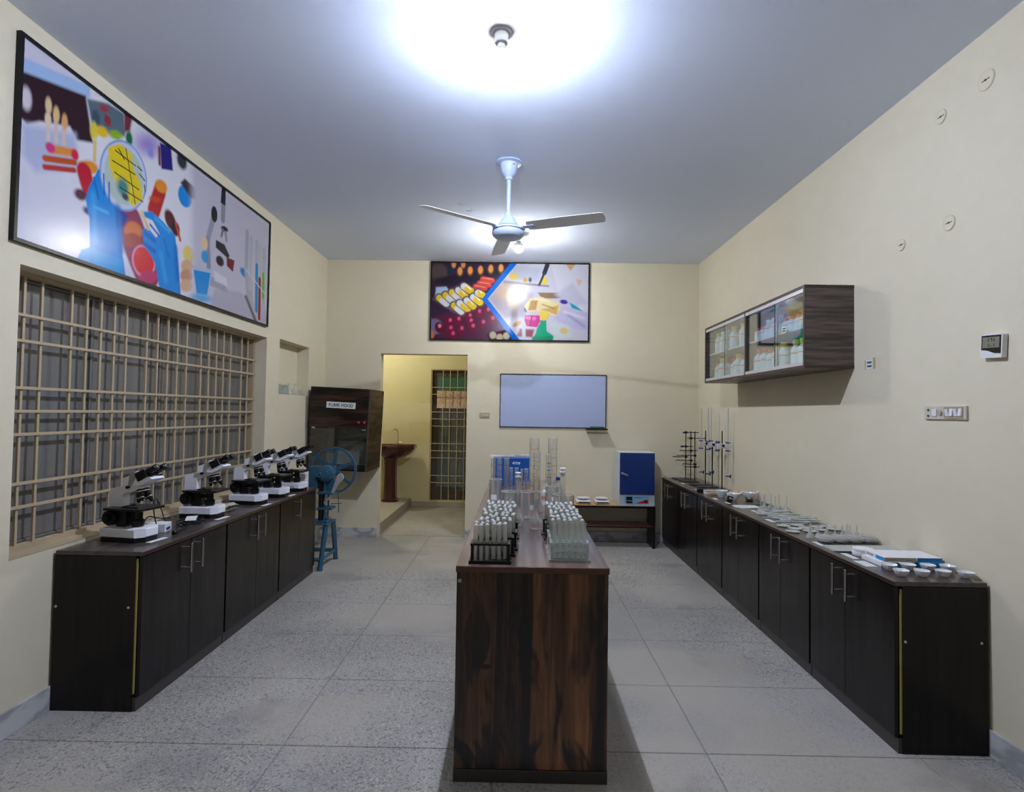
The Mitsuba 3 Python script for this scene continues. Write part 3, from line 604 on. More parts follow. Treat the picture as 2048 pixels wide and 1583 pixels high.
# ------------------------------------------------------------------ whiteboard wall
thing('whiteboard', 'blank whiteboard with a thin metal frame on the end wall', 'whiteboard', [
    Part('board', bx(-.198, 1.048, D - .012, D - .002, 1.332, 1.953), 'm_whiteboard', False),
    Part('frame', cut(bx(-.204, 1.054, D - .018, D, 1.326, 1.959), bx(-.195, 1.045, D - .1, D + .1, 1.335, 1.950)), 'm_iron', False),
    Part('screw', mv(to_y(cyl(.006, -.016, -.010, 10)), -.170, D, 1.635), 'm_steel', 40), Part('screw', mv(to_y(cyl(.006, -.016, -.010, 10)), 1.020, D, 1.635), 'm_steel', 40)])
thing('marker_tray', 'narrow black tray under the right end of the whiteboard', 'tray', Part('t', cat(bx(.81, 1.06, D - .11, D - .018, 1.312, 1.318), bx(.81, 1.06, D - .113, D - .108, 1.312, 1.326)), 'm_black', False))
thing('board_eraser', 'dark green board eraser lying on the tray of the whiteboard', 'eraser', [Part('grip', bx(.862, 1.022, D - .09, D - .04, 1.330, 1.350, .003), 'm_green_strip', False), Part('felt', bx(.862, 1.022, D - .09, D - .04, 1.318, 1.330), 'm_black_matte', False)])
thing('wall_socket', 'small brass coloured switch plate between the doorway and the whiteboard', 'switch', [
    Part('plate', bx(-.440, -.322, D - .010, D, 1.432, 1.494, .002), 'm_tan_paint', False)] + [Part('rocker', bx(-.416 + .030 * i, -.394 + .030 * i, D - .016, D - .010, 1.446, 1.480, .002), 'm_cream_plastic', False) for i in range(3)])

# ------------------------------------------------------------------ right wall fittings
def on_right(m): return m       # written in world space
for (y, z, r, lab) in ((2.622, 3.064, .048, 'round painted cover plate high on the right wall, nearest the ceiling corner of the view'), (2.903, 3.039, .036, 'round painted cover plate high on the right wall, farther from the viewer'),
                       (2.854, 2.477, .040, 'round painted cover plate on the right wall above the thermometer side'), (3.21, 2.471, .034, 'faint round cover plate on the right wall nearest the wall cupboard')):
    d = tf(lathe([(0, .004), (r * .8, .004), (r * .92, .0065), (r, .003), (r, 0), (0, 0)][::-1], 32), ry(-90))
    s = tf(cat(cyl(.005, .004, .0065, 10), mv(bx(-.002, .002, -.022, .022, .003, .0045), 0, 0)), ry(-90))
    thing('cover_plate', lab, 'cover plate', [Part('disc', d, 'm_wall', 40), Part('screw', s, 'm_iron', 40)], tr(XR, y, z))

Mt = tr(XR, 2.578, 1.829) @ rx(3.5)
tc = [(-.058, -.0525), (.058, -.0525), (.058, .0525), (-.058, .0525)]
def on_wall_x(poly, d0, d1): return extr_x(poly, -d1, -d0)      # in (y, z), standing d off the right wall
def rr(w, h, r): return Polygon([(-w / 2, -h / 2), (w / 2, -h / 2), (w / 2, h / 2), (-w / 2, h / 2)]).buffer(-r).buffer(r, 6)
swoosh = [(.056, .048), (-.056, .048), (-.056, -.016), (-.02, -.020), (.02, -.032), (.056, -.034)]
tp = [Part('case', on_wall_x(rr(.118, .106, .008), .004, .026), 'm_white', False), Part('bezel', on_wall_x([(-a * .94, b) for a, b in swoosh][::-1], .026, .0275), 'm_black', False),
      Part('screen', on_wall_x([(-.046, -.008), (.046, -.008), (.046, .040), (-.046, .040)], .0275, .0285), 'm_thermo_screen', False)]
dg = [Polygon([(x, z), (x + w, z), (x + w, z + h), (x, z + h)]) for x, z, w, h in ((-.02, .020, .004, .014), (-.008, .020, .004, .014), (-.008, .032, .014, .003), (.012, .020, .004, .014), (-.02, -.002, .004, .012), (-.004, -.002, .012, .003), (.010, -.002, .004, .012))]
tp.append(Part('digits', cat(*[on_wall_x(g, .0285, .0289) for g in dg]), 'm_black_matte', False))
thing('thermometer', 'white wall thermometer with a grey screen and black surround, slightly tilted', 'thermometer', tp, Mt)

sp = [Part('plate', bx(XR - .012, XR, 2.742, 3.022, 1.497, 1.564, .002), 'm_cream_plastic', False)]
for i, y in enumerate((2.775, 2.803, 2.831, 2.859)): sp.append(Part('rocker', mv(tf(bx(-.009, 0, -.011, .011, -.019, .019, .002), ry((8, -8)[i % 2])), XR - .012, y, 1.532), 'm_white', False))
sp += [Part('socket', cat(bx(XR - .017, XR - .012, 2.93, 2.965, 1.512, 1.55, .002)), 'm_white', False), Part('frame', cut(bx(XR - .016, XR - .011, 2.760, 2.880, 1.504, 1.560), bx(XR - .1, XR, 2.765, 2.875, 1.510, 1.554)), 'm_tan_paint', False),
       Part('dial', cat(mv(to_x(cyl(.005, -.005, 0, 10)), XR - .012, 2.99, 1.545), mv(to_x(cyl(.005, -.005, 0, 10)), XR - .012, 2.99, 1.515)), 'm_brown_frame', 40), Part('regulator', mv(to_x(cyl(.012, -.008, 0, 16)), XR - .012, 2.905, 1.53), 'm_tan_paint', 40)]
thing('switch_board', 'yellowed wall switch plate with four white rockers below the thermometer', 'switch', sp)
nt = cat(*[extr_x(Polygon([(y, z), (y + w, z), (y + w, z + .011), (y, z + .011)]), XR - .0032, XR - .0022) for y, z, w in ((3.483, 1.831, .012), (3.499, 1.831, .012), (3.515, 1.831, .011), (3.483, 1.808, .012), (3.499, 1.808, .012), (3.515, 1.808, .010))])
thing('wall_note', 'small taped paper label with two lines beside the wall cupboard', 'label', [Part('paper', bx(XR - .002, XR, 3.472, 3.537, 1.797, 1.852), 'm_paper', False), Part('lettering', nt, 'm_ink', False),
      Part('tape', bx(XR - .001, XR, 3.448, 3.472, 1.795, 1.862), 'm_tape', False), Part('tape', bx(XR - .001, XR, 3.537, 3.552, 1.795, 1.850), 'm_tape', False)])

# wall cupboard
CX, CY0, CY1, CZ0, CZ1 = 1.827, 3.664, 5.601, 1.812, 2.345
t = .018; ym = 4.632
cp = [Part('side', bx(CX, XR, CY0, CY0 + t, CZ0 + t, CZ1 - t), 'm_wenge_flat', False), Part('side', bx(CX, XR, CY1 - t, CY1, CZ0 + t, CZ1 - t), 'm_wenge_flat', False),
      Part('top', bx(CX, XR, CY0, CY1, CZ1 - t, CZ1, .001), 'm_wenge_flat', False), Part('bottom', bx(CX, XR, CY0, CY1, CZ0, CZ0 + t, .001), 'm_wenge_flat', False),
      Part('back', bx(XR - .008, XR, CY0 + t, CY1 - t, CZ0 + t, CZ1 - t), 'm_grey_band', False), Part('divider', bx(CX + .004, XR - .008, ym - .012, ym + .012, CZ0 + t, CZ1 - t), 'm_brown_frame', False),
      Part('shelf', bx(CX + .035, XR - .008, CY0 + t, ym - .012, 2.078, 2.090), 'm_white', False), Part('shelf', bx(CX + .035, XR - .008, ym + .012, CY1 - t, 2.078, 2.090), 'm_white', False)]
for a, b in ((CY0 + t, ym - .012), (ym + .012, CY1 - t)):
    for z0, z1 in ((CZ1 - t - .026, CZ1 - t), (CZ0 + t, CZ0 + t + .024)):
        cp.append(Part('track', bx(CX + .002, CX + .030, a, b, z0, z1), 'm_aluminium', False, lab='white metal sliding track'))
for a, b, x in ((CY0 + t, 4.115, CX + .009), (4.085, ym - .012, CX + .019), (ym + .012, 5.10, CX + .009), (5.07, CY1 - t, CX + .019)):
    cp.append(Part('pane', bx(x, x + .0035, a, b, CZ0 + t + .022, CZ1 - t - .024), 'm_pane_clear', False, [Part('pane_edge', bx(x - .0005, x + .004, *((a, a + .009) if x > CX + .015 else (b - .009, b)), CZ0 + t + .022, CZ1 - t - .024), 'm_black', False)]))
cp.append(Part('band', cat(bx(CX - .0015, XR, CY0 - .0015, CY0, CZ1 - t, CZ1), bx(CX - .0015, XR, CY0 - .0015, CY0, CZ0, CZ0 + t), bx(CX - .0015, CX, CY0 - .0015, CY0 + t, CZ0, CZ1), bx(CX - .0015, CX, CY1 - t, CY1, CZ0, CZ1), bx(CX - .0015, CX, CY0, CY1, CZ1 - t, CZ1), bx(CX - .0015, CX, CY0, CY1, CZ0, CZ0 + t)), 'm_band_brown', False))
cp.append(Part('sticker', bx(CX + .0078, CX + .0086, 3.93, 4.00, 2.078, 2.118), 'm_paper', False, [Part('lettering', cat(bx(CX + .0074, CX + .0079, 3.94, 3.99, 2.102, 2.109), bx(CX + .0074, CX + .0079, 3.94, 3.99, 2.086, 2.093)), 'm_ink', False)], lab='white paper sticker'))
thing('wall_cupboard', 'dark wood wall cupboard with sliding glass doors full of bottles', 'cupboard', cp)

def bottle_parts(r, h, capmat):
    b = lathe([(0, 0), (r - .003, 0), (r, .004), (r, h * .62), (r * .92, h * .69), (r * .62, h * .77), (r * .5, h * .80), (r * .5, h * .84)], 20)
    rc = r * .60; ang = np.linspace(0, 2 * np.pi, 49)[:-1]
    c = extr(Polygon([((rc + (.0012 if i % 2 else 0)) * math.cos(a), (rc + (.0012 if i % 2 else 0)) * math.sin(a)) for i, a in enumerate(ang)]), h * .82, h)
    l = lathe([(r + .0006, h * .12), (r + .0006, h * .56)], 20); s = lathe([(r + .001, h * .50), (r + .001, h * .53)], 20)
    return [Part('body', b, 'm_bottle', 40), Part('cap', c, capmat, 40), Part('label', l, 'm_label_paper', 40, [Part('stripe', s, 'm_cap_red', 40)])]
kinds = {'yb': (.043, .200, 'm_cap_yellow'), 'ys': (.036, .195, 'm_cap_yellow'), 'rb': (.040, .195, 'm_cap_red'), 'rm': (.036, .175, 'm_cap_red'), 'rs': (.033, .105, 'm_cap_red'), 'wb': (.038, .140, 'm_bottle'), 'yt': (.037, .192, 'm_cap_yellow'), 'wt': (.037, .185, 'm_bottle')}
bpar = {k: bottle_parts(*v) for k, v in kinds.items()}
zl, zu = CZ0 + t, 2.090
where = {('l', 'n'): 'lower shelf, near half', ('u', 'n'): 'upper shelf, near half', ('l', 'f'): 'lower shelf, far half', ('u', 'f'): 'upper shelf, far half'}
NTH = ['first', 'second', 'third', 'fourth', 'fifth', 'sixth', 'seventh', 'eighth', 'ninth', 'tenth', 'eleventh', 'twelfth']
def left(i, n): return 'leftmost' if i == 0 else 'rightmost' if i == n - 1 else NTH[i] + ' from the left'
lit = lambda q: q[0] / q[1]     # rank across the view
word = {'y': 'yellow-capped white bottle', 'r': 'red-capped white bottle', 'w': 'white-capped pale bottle'}
front = [('l', 'ys', 3.745), ('l', 'ys', 3.83), ('l', 'ys', 3.92), ('l', 'yb', 4.10), ('l', 'ys', 4.205), ('l', 'rm', 4.32), ('l', 'rb', 4.425), ('l', 'rb', 4.525),
         ('u', 'rs', 3.74), ('u', 'rs', 3.815), ('u', 'rs', 3.895), ('u', 'rs', 3.985), ('u', 'rs', 4.07), ('u', 'wb', 4.165), ('u', 'wb', 4.265), ('u', 'wb', 4.36), ('u', 'rs', 4.455), ('u', 'rs', 4.54),
         ('l', 'rm', 4.82), ('l', 'yb', 4.935), ('l', 'rm', 5.05), ('l', 'yb', 5.32), ('l', 'rm', 5.45), ('l', 'rm', 4.72), ('l', 'rm', 5.19),
         ('u', 'wt', 4.72), ('u', 'yt', 4.855), ('u', 'yt', 5.04), ('u', 'wt', 5.18), ('u', 'wt', 5.31), ('u', 'yt', 5.45)]
back = [('l', 'ys', 3.79), ('l', 'rb', 3.97), ('l', 'rb', 4.37), ('l', 'rb', 4.48), ('u', 'wb', 3.78), ('u', 'wb', 4.21), ('u', 'wb', 4.31), ('l', 'yb', 5.12), ('l', 'rm', 4.87), ('l', 'rm', 5.52), ('u', 'rb', 4.79), ('u', 'yt', 4.94), ('u', 'rb', 5.12), ('u', 'wt', 5.40)]
for row, x in ((front, 1.905), (back, 1.995)):
    for half in (0, 1):
        for shf in 'lu':
            q = sorted([r_ for r_ in row if r_[0] == shf and (r_[2] >= ym) == bool(half)], key=lambda r_: -r_[2])
            for i, (sh, kd, y) in enumerate(q):
                w = where[(sh, 'nf'[half])]; rw = 'front row' if x < 1.95 else 'back row'
                thing('reagent_bottle', f'{word[kd[0]]}, cupboard {w}, {rw}, {left(i, len(q))}', 'bottle', bpar[kd], tr(x + random.uniform(-.006, .006), y, zl if sh == 'l' else zu) @ rz(180 + random.uniform(-30, 30)), f'bottles on the {w} of the wall cupboard')

# ------------------------------------------------------------------ fume hood
HW, HH, HY0, HY1 = .653, .895, 6.20, D - .012
Mh = tr(-2.232, 0, 1.751) @ ry(2.2)
t = .018
hp = [Part('side', bx(0, t, HY0 + .012, HY1, -HH, 0), 'm_hood', False), Part('side', bx(HW - t, HW, HY0, HY1, -HH, 0), 'm_hood', False),
      Part('top', bx(t, HW - t, HY0 + .012, HY1, -t, 0), 'm_hood', False), Part('bottom', bx(t, HW - t, HY0 + .012, HY1, -HH, -HH + t), 'm_black', False),
      Part('back', bx(t, HW - t, HY1 - .008, HY1, -HH + t, -t), 'm_grey_band', False),
      Part('front_panel', bx(0, HW - t - .001, HY0 - .006, HY0 + .011, -.432, 0, .001), 'm_hood', False),
      Part('pane', bx(.02, HW - t - .004, HY0 + .004, HY0 + .008, -HH + .02, -.440), 'm_pane_clear', False, lab='clear glass front pane'),
      Part('clip', bx(.03, .068, HY0 - .004, HY0 + .004, -.450, -.436), 'm_steel', False), Part('clip', bx(HW - .075, HW - .035, HY0 - .004, HY0 + .004, -.450, -.436), 'm_steel', False),
      Part('edge_band', cat(bx(HW - t - .001, HW + .0005, HY0 - .0015, HY0, -HH, 0), bx(0, HW - t, HY0 - .0065, HY0 - .006, -.432, -.428)), 'm_brown_frame', False),
      Part('button', mv(to_y(cyl(.015, -.016, 0, 18, .004)), .540, HY0 - .006, -.365), 'm_red', 40, lab='red push button'), Part('button', mv(to_y(cyl(.015, -.016, 0, 18, .004)), .600, HY0 - .006, -.365), 'm_red', 40, lab='red push button'),
      Part('lower_board', bx(.17, .60, HY1 - .10, HY1 - .085, -HH + t, -.60), 'm_cream_plastic', False, lab='pale board inside')]
tm = meshkit.text_mesh('FUME HOOD', .034, .0008, True); w = tm.bounds[1][0] - tm.bounds[0][0]
tm.apply_translation((-tm.bounds[0][0], 0, 0)); tm.apply_transform(np.diag([.262 / w, 1, 1, 1])); tm = tf(tm, rx(90))
hp.append(Part('sign', bx(.178, .494, HY0 - .0075, HY0 - .006, -.222, -.155), 'm_paper', False, [Part('lettering', mv(tm, .205, HY0 - .0075, -.206), 'm_ink', False)], lab='white sign reading FUME HOOD'))
thing('fume_hood', 'dark wood fume hood with a FUME HOOD sign and glass front, hung on the wall', 'fume hood', hp, Mh)

# ------------------------------------------------------------------ blue hand press on its stand
zt = .415
def beam(a, b, w):
    a, b = np.array(a, float), np.array(b, float)
    return tube([a, (a + b) / 2, b], w, 4)
sp = [Part('top_plate', bx(-2.12, -1.785, 5.46, 5.74, zt - .012, zt, .002), 'm_paint_blue', False)]
feet = {(0, 0): (-2.12, 5.375), (1, 0): (-1.815, 5.375), (0, 1): (-2.12, 5.814), (1, 1): (-1.805, 5.814)}
for (i, j), (x, y) in feet.items():
    topx, topy = (-2.10, -1.805)[i], (5.49, 5.71)[j]
    sp.append(Part('leg', beam((x, y, .004), (topx, topy, zt - .012), .024), 'm_paint_blue', False, [Part('foot', bx(x - .022, x + .022, y - .022, y + .022, 0, .008), 'm_paint_blue', False)]))
for a, b in (((0, 0), (1, 0)), ((1, 0), (1, 1)), ((0, 1), (1, 1)), ((0, 0), (0, 1))):
    pa, pb = feet[a], feet[b]; k = .10
    def at(f, ij): return (f[0], f[1] + (.115 if ij[1] == 0 else -.10) * .25, .095)
    sp.append(Part('stretcher', beam(at(pa, a), at(pb, b), .019), 'm_paint_blue', False))
thing('press_stand', 'blue steel four-legged stand under the hand press', 'stand', sp)
wc = np.array([-1.800, 5.66, .905]); R = .228
rim = to_y(lathe([(R - .020, -.016), (R, -.016), (R, .016), (R - .020, .016), (R - .020, -.016)], 56))
wheel_subs = [Part('spoke', tf(extr_y([(.03, -.022), (R - .012, -.013), (R - .012, .013), (.03, .022)], -.007, .007), ry(-(22 + 60 * i))), 'm_paint_blue', False) for i in range(6)]
for q in wheel_subs: pass
W0 = tr(*wc)
wheel_subs = [Part('spoke', tf(tf(extr_y([(.03, -.022), (R - .012, -.013), (R - .012, .013), (.03, .022)], -.007, .007), ry(-(22 + 60 * i))), W0), 'm_paint_blue', False) for i in range(6)]
wheel_subs.append(Part('hub', tf(to_y(cyl(.040, -.035, .035, 24, .004)), W0), 'm_paint_blue', 40))
pp = [Part('flywheel', tf(rim, W0), 'm_paint_blue', 30, wheel_subs, lab='blue spoked flywheel'),
      Part('gear_housing', mv(cat(to_y(cyl(.078, 5.50, 5.60, 36, .006)), to_y(cyl(.062, 5.485, 5.50, 32, .004)), to_y(cyl(.045, 5.472, 5.485, 30, .004))), -1.832, 0, .886), 'm_paint_blue', 40),
      Part('shaft_boss', mv(to_y(lathe([(.008, 5.47), (.008, 5.44), (.022, 5.44), (.022, 5.52)], 20)), -1.868, 0, .882), 'm_paint_blue', 40),
      Part('guard', bx(-1.985, -1.905, 5.50, 5.62, .752, .955, .003), 'm_paint_blue', False),
      Part('column', cat(bx(-1.895, -1.872, 5.53, 5.57, zt, .90), bx(-1.895, -1.872, 5.60, 5.64, zt, .90)), 'm_black_matte', False),
      Part('guide_rod', mv(cyl(.010, zt, .86, 14), -1.845, 5.55), 'm_paint_blue', 40), Part('guide_rod', mv(cyl(.008, zt + .15, .84, 14), -1.822, 5.60), 'm_paint_blue', 40),
      Part('upper_plate', bx(-1.905, -1.745, 5.50, 5.64, .690, .712, .003), 'm_paint_blue', False), Part('lower_plate', bx(-1.905, -1.760, 5.50, 5.64, .540, .562, .003), 'm_paint_blue', False),
      Part('spring', mv(tube([(.014 * math.cos(q * .8), .014 * math.sin(q * .8), q * .0016) for q in range(64)], .0035, 6), -1.822, 5.57, zt + .01), 'm_paint_blue', 40),
      Part('base_block', bx(-1.90, -1.80, 5.50, 5.65, zt, zt + .02, .002), 'm_paint_blue', False),
      Part('cam_bracket', extr_y([(-1.885, .70), (-1.80, .70), (-1.755, .80), (-1.77, .86), (-1.86, .86)], 5.57, 5.60), 'm_paint_blue', False),
      Part('chute', extr_y([(-1.678, .888), (-1.654, .905), (-1.630, .886), (-1.622, .855), (-1.640, .830), (-1.676, .795), (-1.714, .722), (-1.734, .722), (-1.708, .79), (-1.690, .850)], 5.40, 5.43), 'm_aluminium', False, lab='grey metal feed chute'),
      Part('chute_spout', tube([(-1.722, 5.415, .728), (-1.730, 5.42, .705), (-1.765, 5.44, .665), (-1.815, 5.46, .615)], .009, 10), 'm_aluminium', 40, lab='bare metal spout'),
      Part('chute_bracket', bx(-1.750, -1.715, 5.41, 5.56, .700, .712), 'm_paint_blue', False),
      Part('lever', cat(tube([(-1.735, 5.60, .72), (-1.722, 5.60, .62), (-1.720, 5.60, .50)], .004, 8), tube([(-1.80, 5.60, .585), (-1.75, 5.60, .588), (-1.695, 5.60, .590)], .004, 8)), 'm_paint_blue', 40),
      Part('axle', mv(to_y(cyl(.016, 5.50, 5.70, 16)), wc[0], 0, wc[2]), 'm_paint_blue', 40), Part('axle_block', bx(-1.84, -1.76, 5.60, 5.63, .86, .95, .004), 'm_paint_blue', False)]
thing('hand_press', 'blue hand-cranked press with a large spoked flywheel', 'press', pp)

# ------------------------------------------------------------------ wash basin in the passage
sy = 8.62
rimp = Polygon([(-.27, .30), (.27, .30), (.27, .02), (.20, -.14), (.10, -.215), (0, -.23), (-.10, -.215), (-.20, -.14), (-.27, .02)]).buffer(-.03).buffer(.03, 5)
def loft(polys, zs, n=64):
    rings = []
    for p in polys:
        b = p.exterior; rings.append([b.interpolate(s, normalized=True).coords[0] for s in np.linspace(0, 1, n, endpoint=False)])
    v = [(x, y, z) for r_, z in zip(rings, zs) for x, y in r_]; f = []
    for i in range(len(zs) - 1):
        for j in range(n):
            a, b = i * n + j, i * n + (j + 1) % n
            f += [(a, b, b + n), (a, b + n, a + n)]
    return trimesh.Trimesh(v, f, process=False)
from shapely import affinity
sc_ = lambda k, dy=0.: affinity.translate(affinity.scale(rimp, k, k, origin=(0, .1)), 0, dy)
basin = loft([sc_(.45), sc_(.72), sc_(.95), sc_(1.0), sc_(1.0), sc_(.97), sc_(.90), sc_(.80), sc_(.45), sc_(.1)], [-.19, -.15, -.075, -.055, -.012, 0, -.004, -.03, -.11, -.12])
ped = loft([Polygon([(-a, .10), (a, .10), (a, -.04), (a * .55, -.09), (-a * .55, -.09), (-a, -.04)]) for a in (.115, .115, .105, .088, .080, .088, .11)], [0, .025, .035, .05, .45, .62, .70])
faucet = tube(smooth_path([(.015, .24, 0), (.015, .24, .12), (.012, .24, .19), (-.015, .22, .228), (-.055, .19, .222), (-.068, .18, .19)]), .009, 10)
thing('wash_basin', 'dark maroon pedestal wash basin in the passage', 'sink', [
    Part('bowl', mv(tf(basin, np.diag([1.2, 1, 1, 1])), .03, 0, .985), 'm_sink', 45), Part('pedestal', mv(ped, .0, .05, .135), 'm_sink', 30)], tr(-1.895, sy))
thing('tap', 'chrome swan-neck tap on the maroon wash basin', 'tap', [Part('spout', mv(faucet, 0, 0, .985), 'm_chrome', 40), Part('valve', mv(cat(cyl(.017, 0, .035, 16), tf(cyl(.010, 0, .06, 12), tr(0, 0, .03) @ ry(90))), .015, .24, .985), 'm_chrome', 40)], tr(-1.845, sy))

# ------------------------------------------------------------------ low table with oven and balances
TZ = .477; TX0, TX1, TY0 = .25, 1.568, 6.475
thing('low_table', 'low black framed side table with an oak top and a lower shelf', 'table', [
    Part('top', bx(TX0, TX1, TY0, D - .014, TZ - .008, TZ, .001), 'm_oak', False, [Part('apron', bx(TX0, TX1, TY0 + .004, D - .02, TZ - .032, TZ - .008), 'm_black', False)]),
    Part('side_panel', bx(TX1 - .028, TX1, TY0 + .004, D - .03, 0, TZ - .032), 'm_black', False), Part('side_panel', bx(TX0, TX0 + .028, TY0 + .004, D - .03, 0, TZ - .032), 'm_black', False),
    Part('shelf', bx(TX0 + .028, TX1 - .028, TY0 + .012, D - .02, .226, .246, .001), 'm_red_wood', False, [Part('shelf_edge', bx(TX0 + .028, TX1 - .028, TY0 + .010, TY0 + .012, .226, .240), 'm_black', False)])])
OX0, OX1, OY0, OZ1 = 1.150, 1.548, 6.43, 1.075
op = [Part('body', bx(OX0, OX1, OY0, D - .03, TZ, OZ1, .004), 'm_oven_grey', False), Part('door', bx(OX0 + .006, OX1 - .008, OY0 - .022, OY0 - .001, .610, OZ1 - .006, .005), 'm_oven_blue', False,
      [Part('handle', tf(cat(to_y(cyl(.014, -.030, 0, 16, .003)), bx(0, .068, -.036, -.022, -.009, .009, .003)), tr(OX0 + .028, OY0 - .022, .845) @ ry(22)), 'm_chrome', 40, lab='chrome lever handle')]),
      Part('control_panel', bx(OX0 + .062, OX0 + .328, OY0 - .004, OY0 - .001, .510, .590), 'm_card_sky', False, [
          Part('controller', bx(OX0 + .080, OX0 + .146, OY0 - .012, OY0 - .004, .513, .583, .002), 'm_black', False), Part('controller_label', bx(OX0 + .086, OX0 + .140, OY0 - .0128, OY0 - .012, .535, .545), 'm_grey_band', False),
          Part('red_field', extr_y([(OX0 + .185, .511), (OX0 + .325, .511), (OX0 + .325, .549), (OX0 + .29, .549)], OY0 - .005, OY0 - .004), 'm_red', False), Part('switch', bx(OX0 + .284, OX0 + .306, OY0 - .010, OY0 - .005, .528, .545), 'm_black', False)])]
tm = meshkit.text_mesh('OVEN', .013, .0006, True); w = tm.bounds[1][0] - tm.bounds[0][0]; tm.apply_translation((-tm.bounds[0][0], 0, 0)); tm.apply_transform(np.diag([.072 / w, 1, 1, 1]))
op[2].subs.append(Part('lettering', mv(tf(tm, rx(90)), OX0 + .166, OY0 - .004, .568), 'm_green_strip', False))
thing('drying_oven', 'grey laboratory oven with a deep blue door on the low table', 'oven', op)
def scale_parts():
    return [Part('base', bx(-.081, .081, -.10, .10, .006, .036, .008), 'm_white', False, [Part('foot', mv(cyl(.01, 0, .006, 10), a, b), 'm_black', False) for a in (-.06, .06) for b in (-.08, .08)]),
            Part('display', bx(-.068, .066, -.1015, -.098, .014, .027), 'm_iron', False), Part('pan_support', mv(cyl(.045, .034, .052, 24), 0, .02), 'm_grey_band', 40), Part('pan', mv(lathe([(0, .052), (.066, .052), (.074, .060), (.072, .062), (.064, .056), (0, .056)], 36), 0, .02), 'm_white', 40)]
sc0 = scale_parts()
thing('balance', 'white digital balance on the low table, farther from the oven', 'scale', sc0, tr(.775, 6.62, TZ))
thing('balance', 'white digital balance on the low table, next to the oven', 'scale', sc0, tr(.985, 6.62, TZ))

# ------------------------------------------------------------------ microscopes
def micro_parts():
    k = []; W = .168; yc = .080
    base = cut(bx(-.004, .242, 0, W, .026, .072, .004), tf(bx(0, .2, -.1, .1, 0, .2), tr(.200, -.01, 0) @ rz(-38)), tf(bx(0, .2, -.1, .1, 0, .2), tr(.200, W + .01, 0) @ rz(38)))
    foot = cut(bx(0, .238, .004, W - .004, 0, .026, .004), tf(bx(0, .2, -.1, .1, -.1, .2), tr(.196, -.008, 0) @ rz(-38)), tf(bx(0, .2, -.1, .1, -.1, .2), tr(.196, W + .008, 0) @ rz(38)))
    k.append(Part('base', base, 'm_microscope', False, [Part('nameplate', tf(bx(0, .001, -.022, .022, .046, .051), tr(.2235, .022, 0) @ rz(-38)), 'm_iron', False)]))
    k.append(Part('foot', foot, 'm_black', False))
    arm = extr_y([(-.006, .072), (.051, .072), (.051, .165), (.080, .180), (.080, .240), (.094, .253), (.190, .274), (.206, .284), (.206, .293), (.105, .293), (.012, .275), (-.002, .262)], yc - .025, yc + .025)
    k.append(Part('arm', arm, 'm_microscope', False))
    k.append(Part('rack', bx(.051, .114, yc - .034, yc + .034, .076, .165, .003), 'm_black', False))
    k.append(Part('stage', bx(.018, .245, -.004, W + .002, .166, .179, .003), 'm_black', False, [Part('slide_holder', cat(bx(.105, .195, .030, .037, .179, .185), bx(.100, .108, .030, .115, .179, .186)), 'm_black_matte', False), Part('slide', bx(.112, .172, .040, .062, .179, .1805), 'm_white', False)]))
    kn = cat(to_y(lathe([(0, -.034), (.034, -.034), (.040, -.028), (.042, -.006), (.036, 0), (0, 0)], 28)), to_y(lathe([(0, -.052), (.017, -.052), (.019, -.034), (0, -.034)], 20)))
    k.append(Part('focus_knob', mv(kn, .026, yc - .025, .122), 'm_black', 40)); k.append(Part('focus_knob', tf(kn, tr(.026, yc + .025, .122) @ rz(180)), 'm_black', 40))
    k.append(Part('condenser', cat(mv(cyl(.022, .115, .160, 20), .160, yc), mv(cyl(.030, .076, .112, 24, .003), .160, yc), bx(.114, .160, yc - .015, yc + .015, .125, .145)), 'm_black', 40))
    nose = lathe([(0, -.012), (.030, -.010), (.036, -.002), (.036, .004), (.028, .012), (0, .012)], 28)
    Mn = tr(.184, yc, .266) @ ry(-14)
    obs = []
    for a, L in ((200, .052), (110, .040), (20, .060), (290, .046)):
        o = lathe([(0, -L), (.006, -L), (.009, -L + .010), (.0125, -L + .022), (.0125, -.016), (.014, -.010), (.014, 0), (0, 0)], 18)
        Mo = Mn @ rz(a) @ tr(.020, 0, -.008) @ ry(-14)
        obs.append(Part('objective', tf(o, Mo), 'm_black', 40))
        obs.append(Part('objective_ring', tf(lathe([(.0131, -.030), (.0131, -.026)], 18), Mo), 'm_steel', 40))
    k.append(Part('nosepiece', tf(nose, Mn), 'm_black', 40, obs + [Part('nose_ring', tf(lathe([(.0365, -.003), (.0365, .003)], 28), Mn), 'm_steel', 40)]))
    head = extr_y([(.097, .296), (.195, .296), (.275, .336), (.262, .346), (.213, .352), (.190, .372), (.172, .374), (.127, .345), (.097, .336)], yc - .045, yc + .045)
    k.append(Part('head', head, 'm_microscope', False, [Part('head_band', extr_y([(.130, .2955), (.152, .2955), (.186, .353), (.166, .372), (.140, .355)], yc - .0458, yc + .0458), 'm_grey_band', False)]))
    Me = tr(.212, yc, .352) @ ry(62)
    k.append(Part('tube_mount', tf(bx(-.026, .020, -.056, .056, -.030, .036, .004), Me), 'm_black', False))
    for s in (-1, 1):
        e = lathe([(0, .02), (.017, .02), (.017, .052), (.0155, .054), (.0155, .070), (.0175, .072), (.0175, .092), (.012, .095), (0, .093)], 22)
        k.append(Part('eyepiece', tf(e, Me @ tr(-.006, s * .030, 0)), 'm_black', 40))
    k.append(Part('clamp_screw', mv(to_y(cyl(.008, -.014, 0, 14)), .118, yc - .025, .286), 'm_black', 40))
    return k
mic = micro_parts()
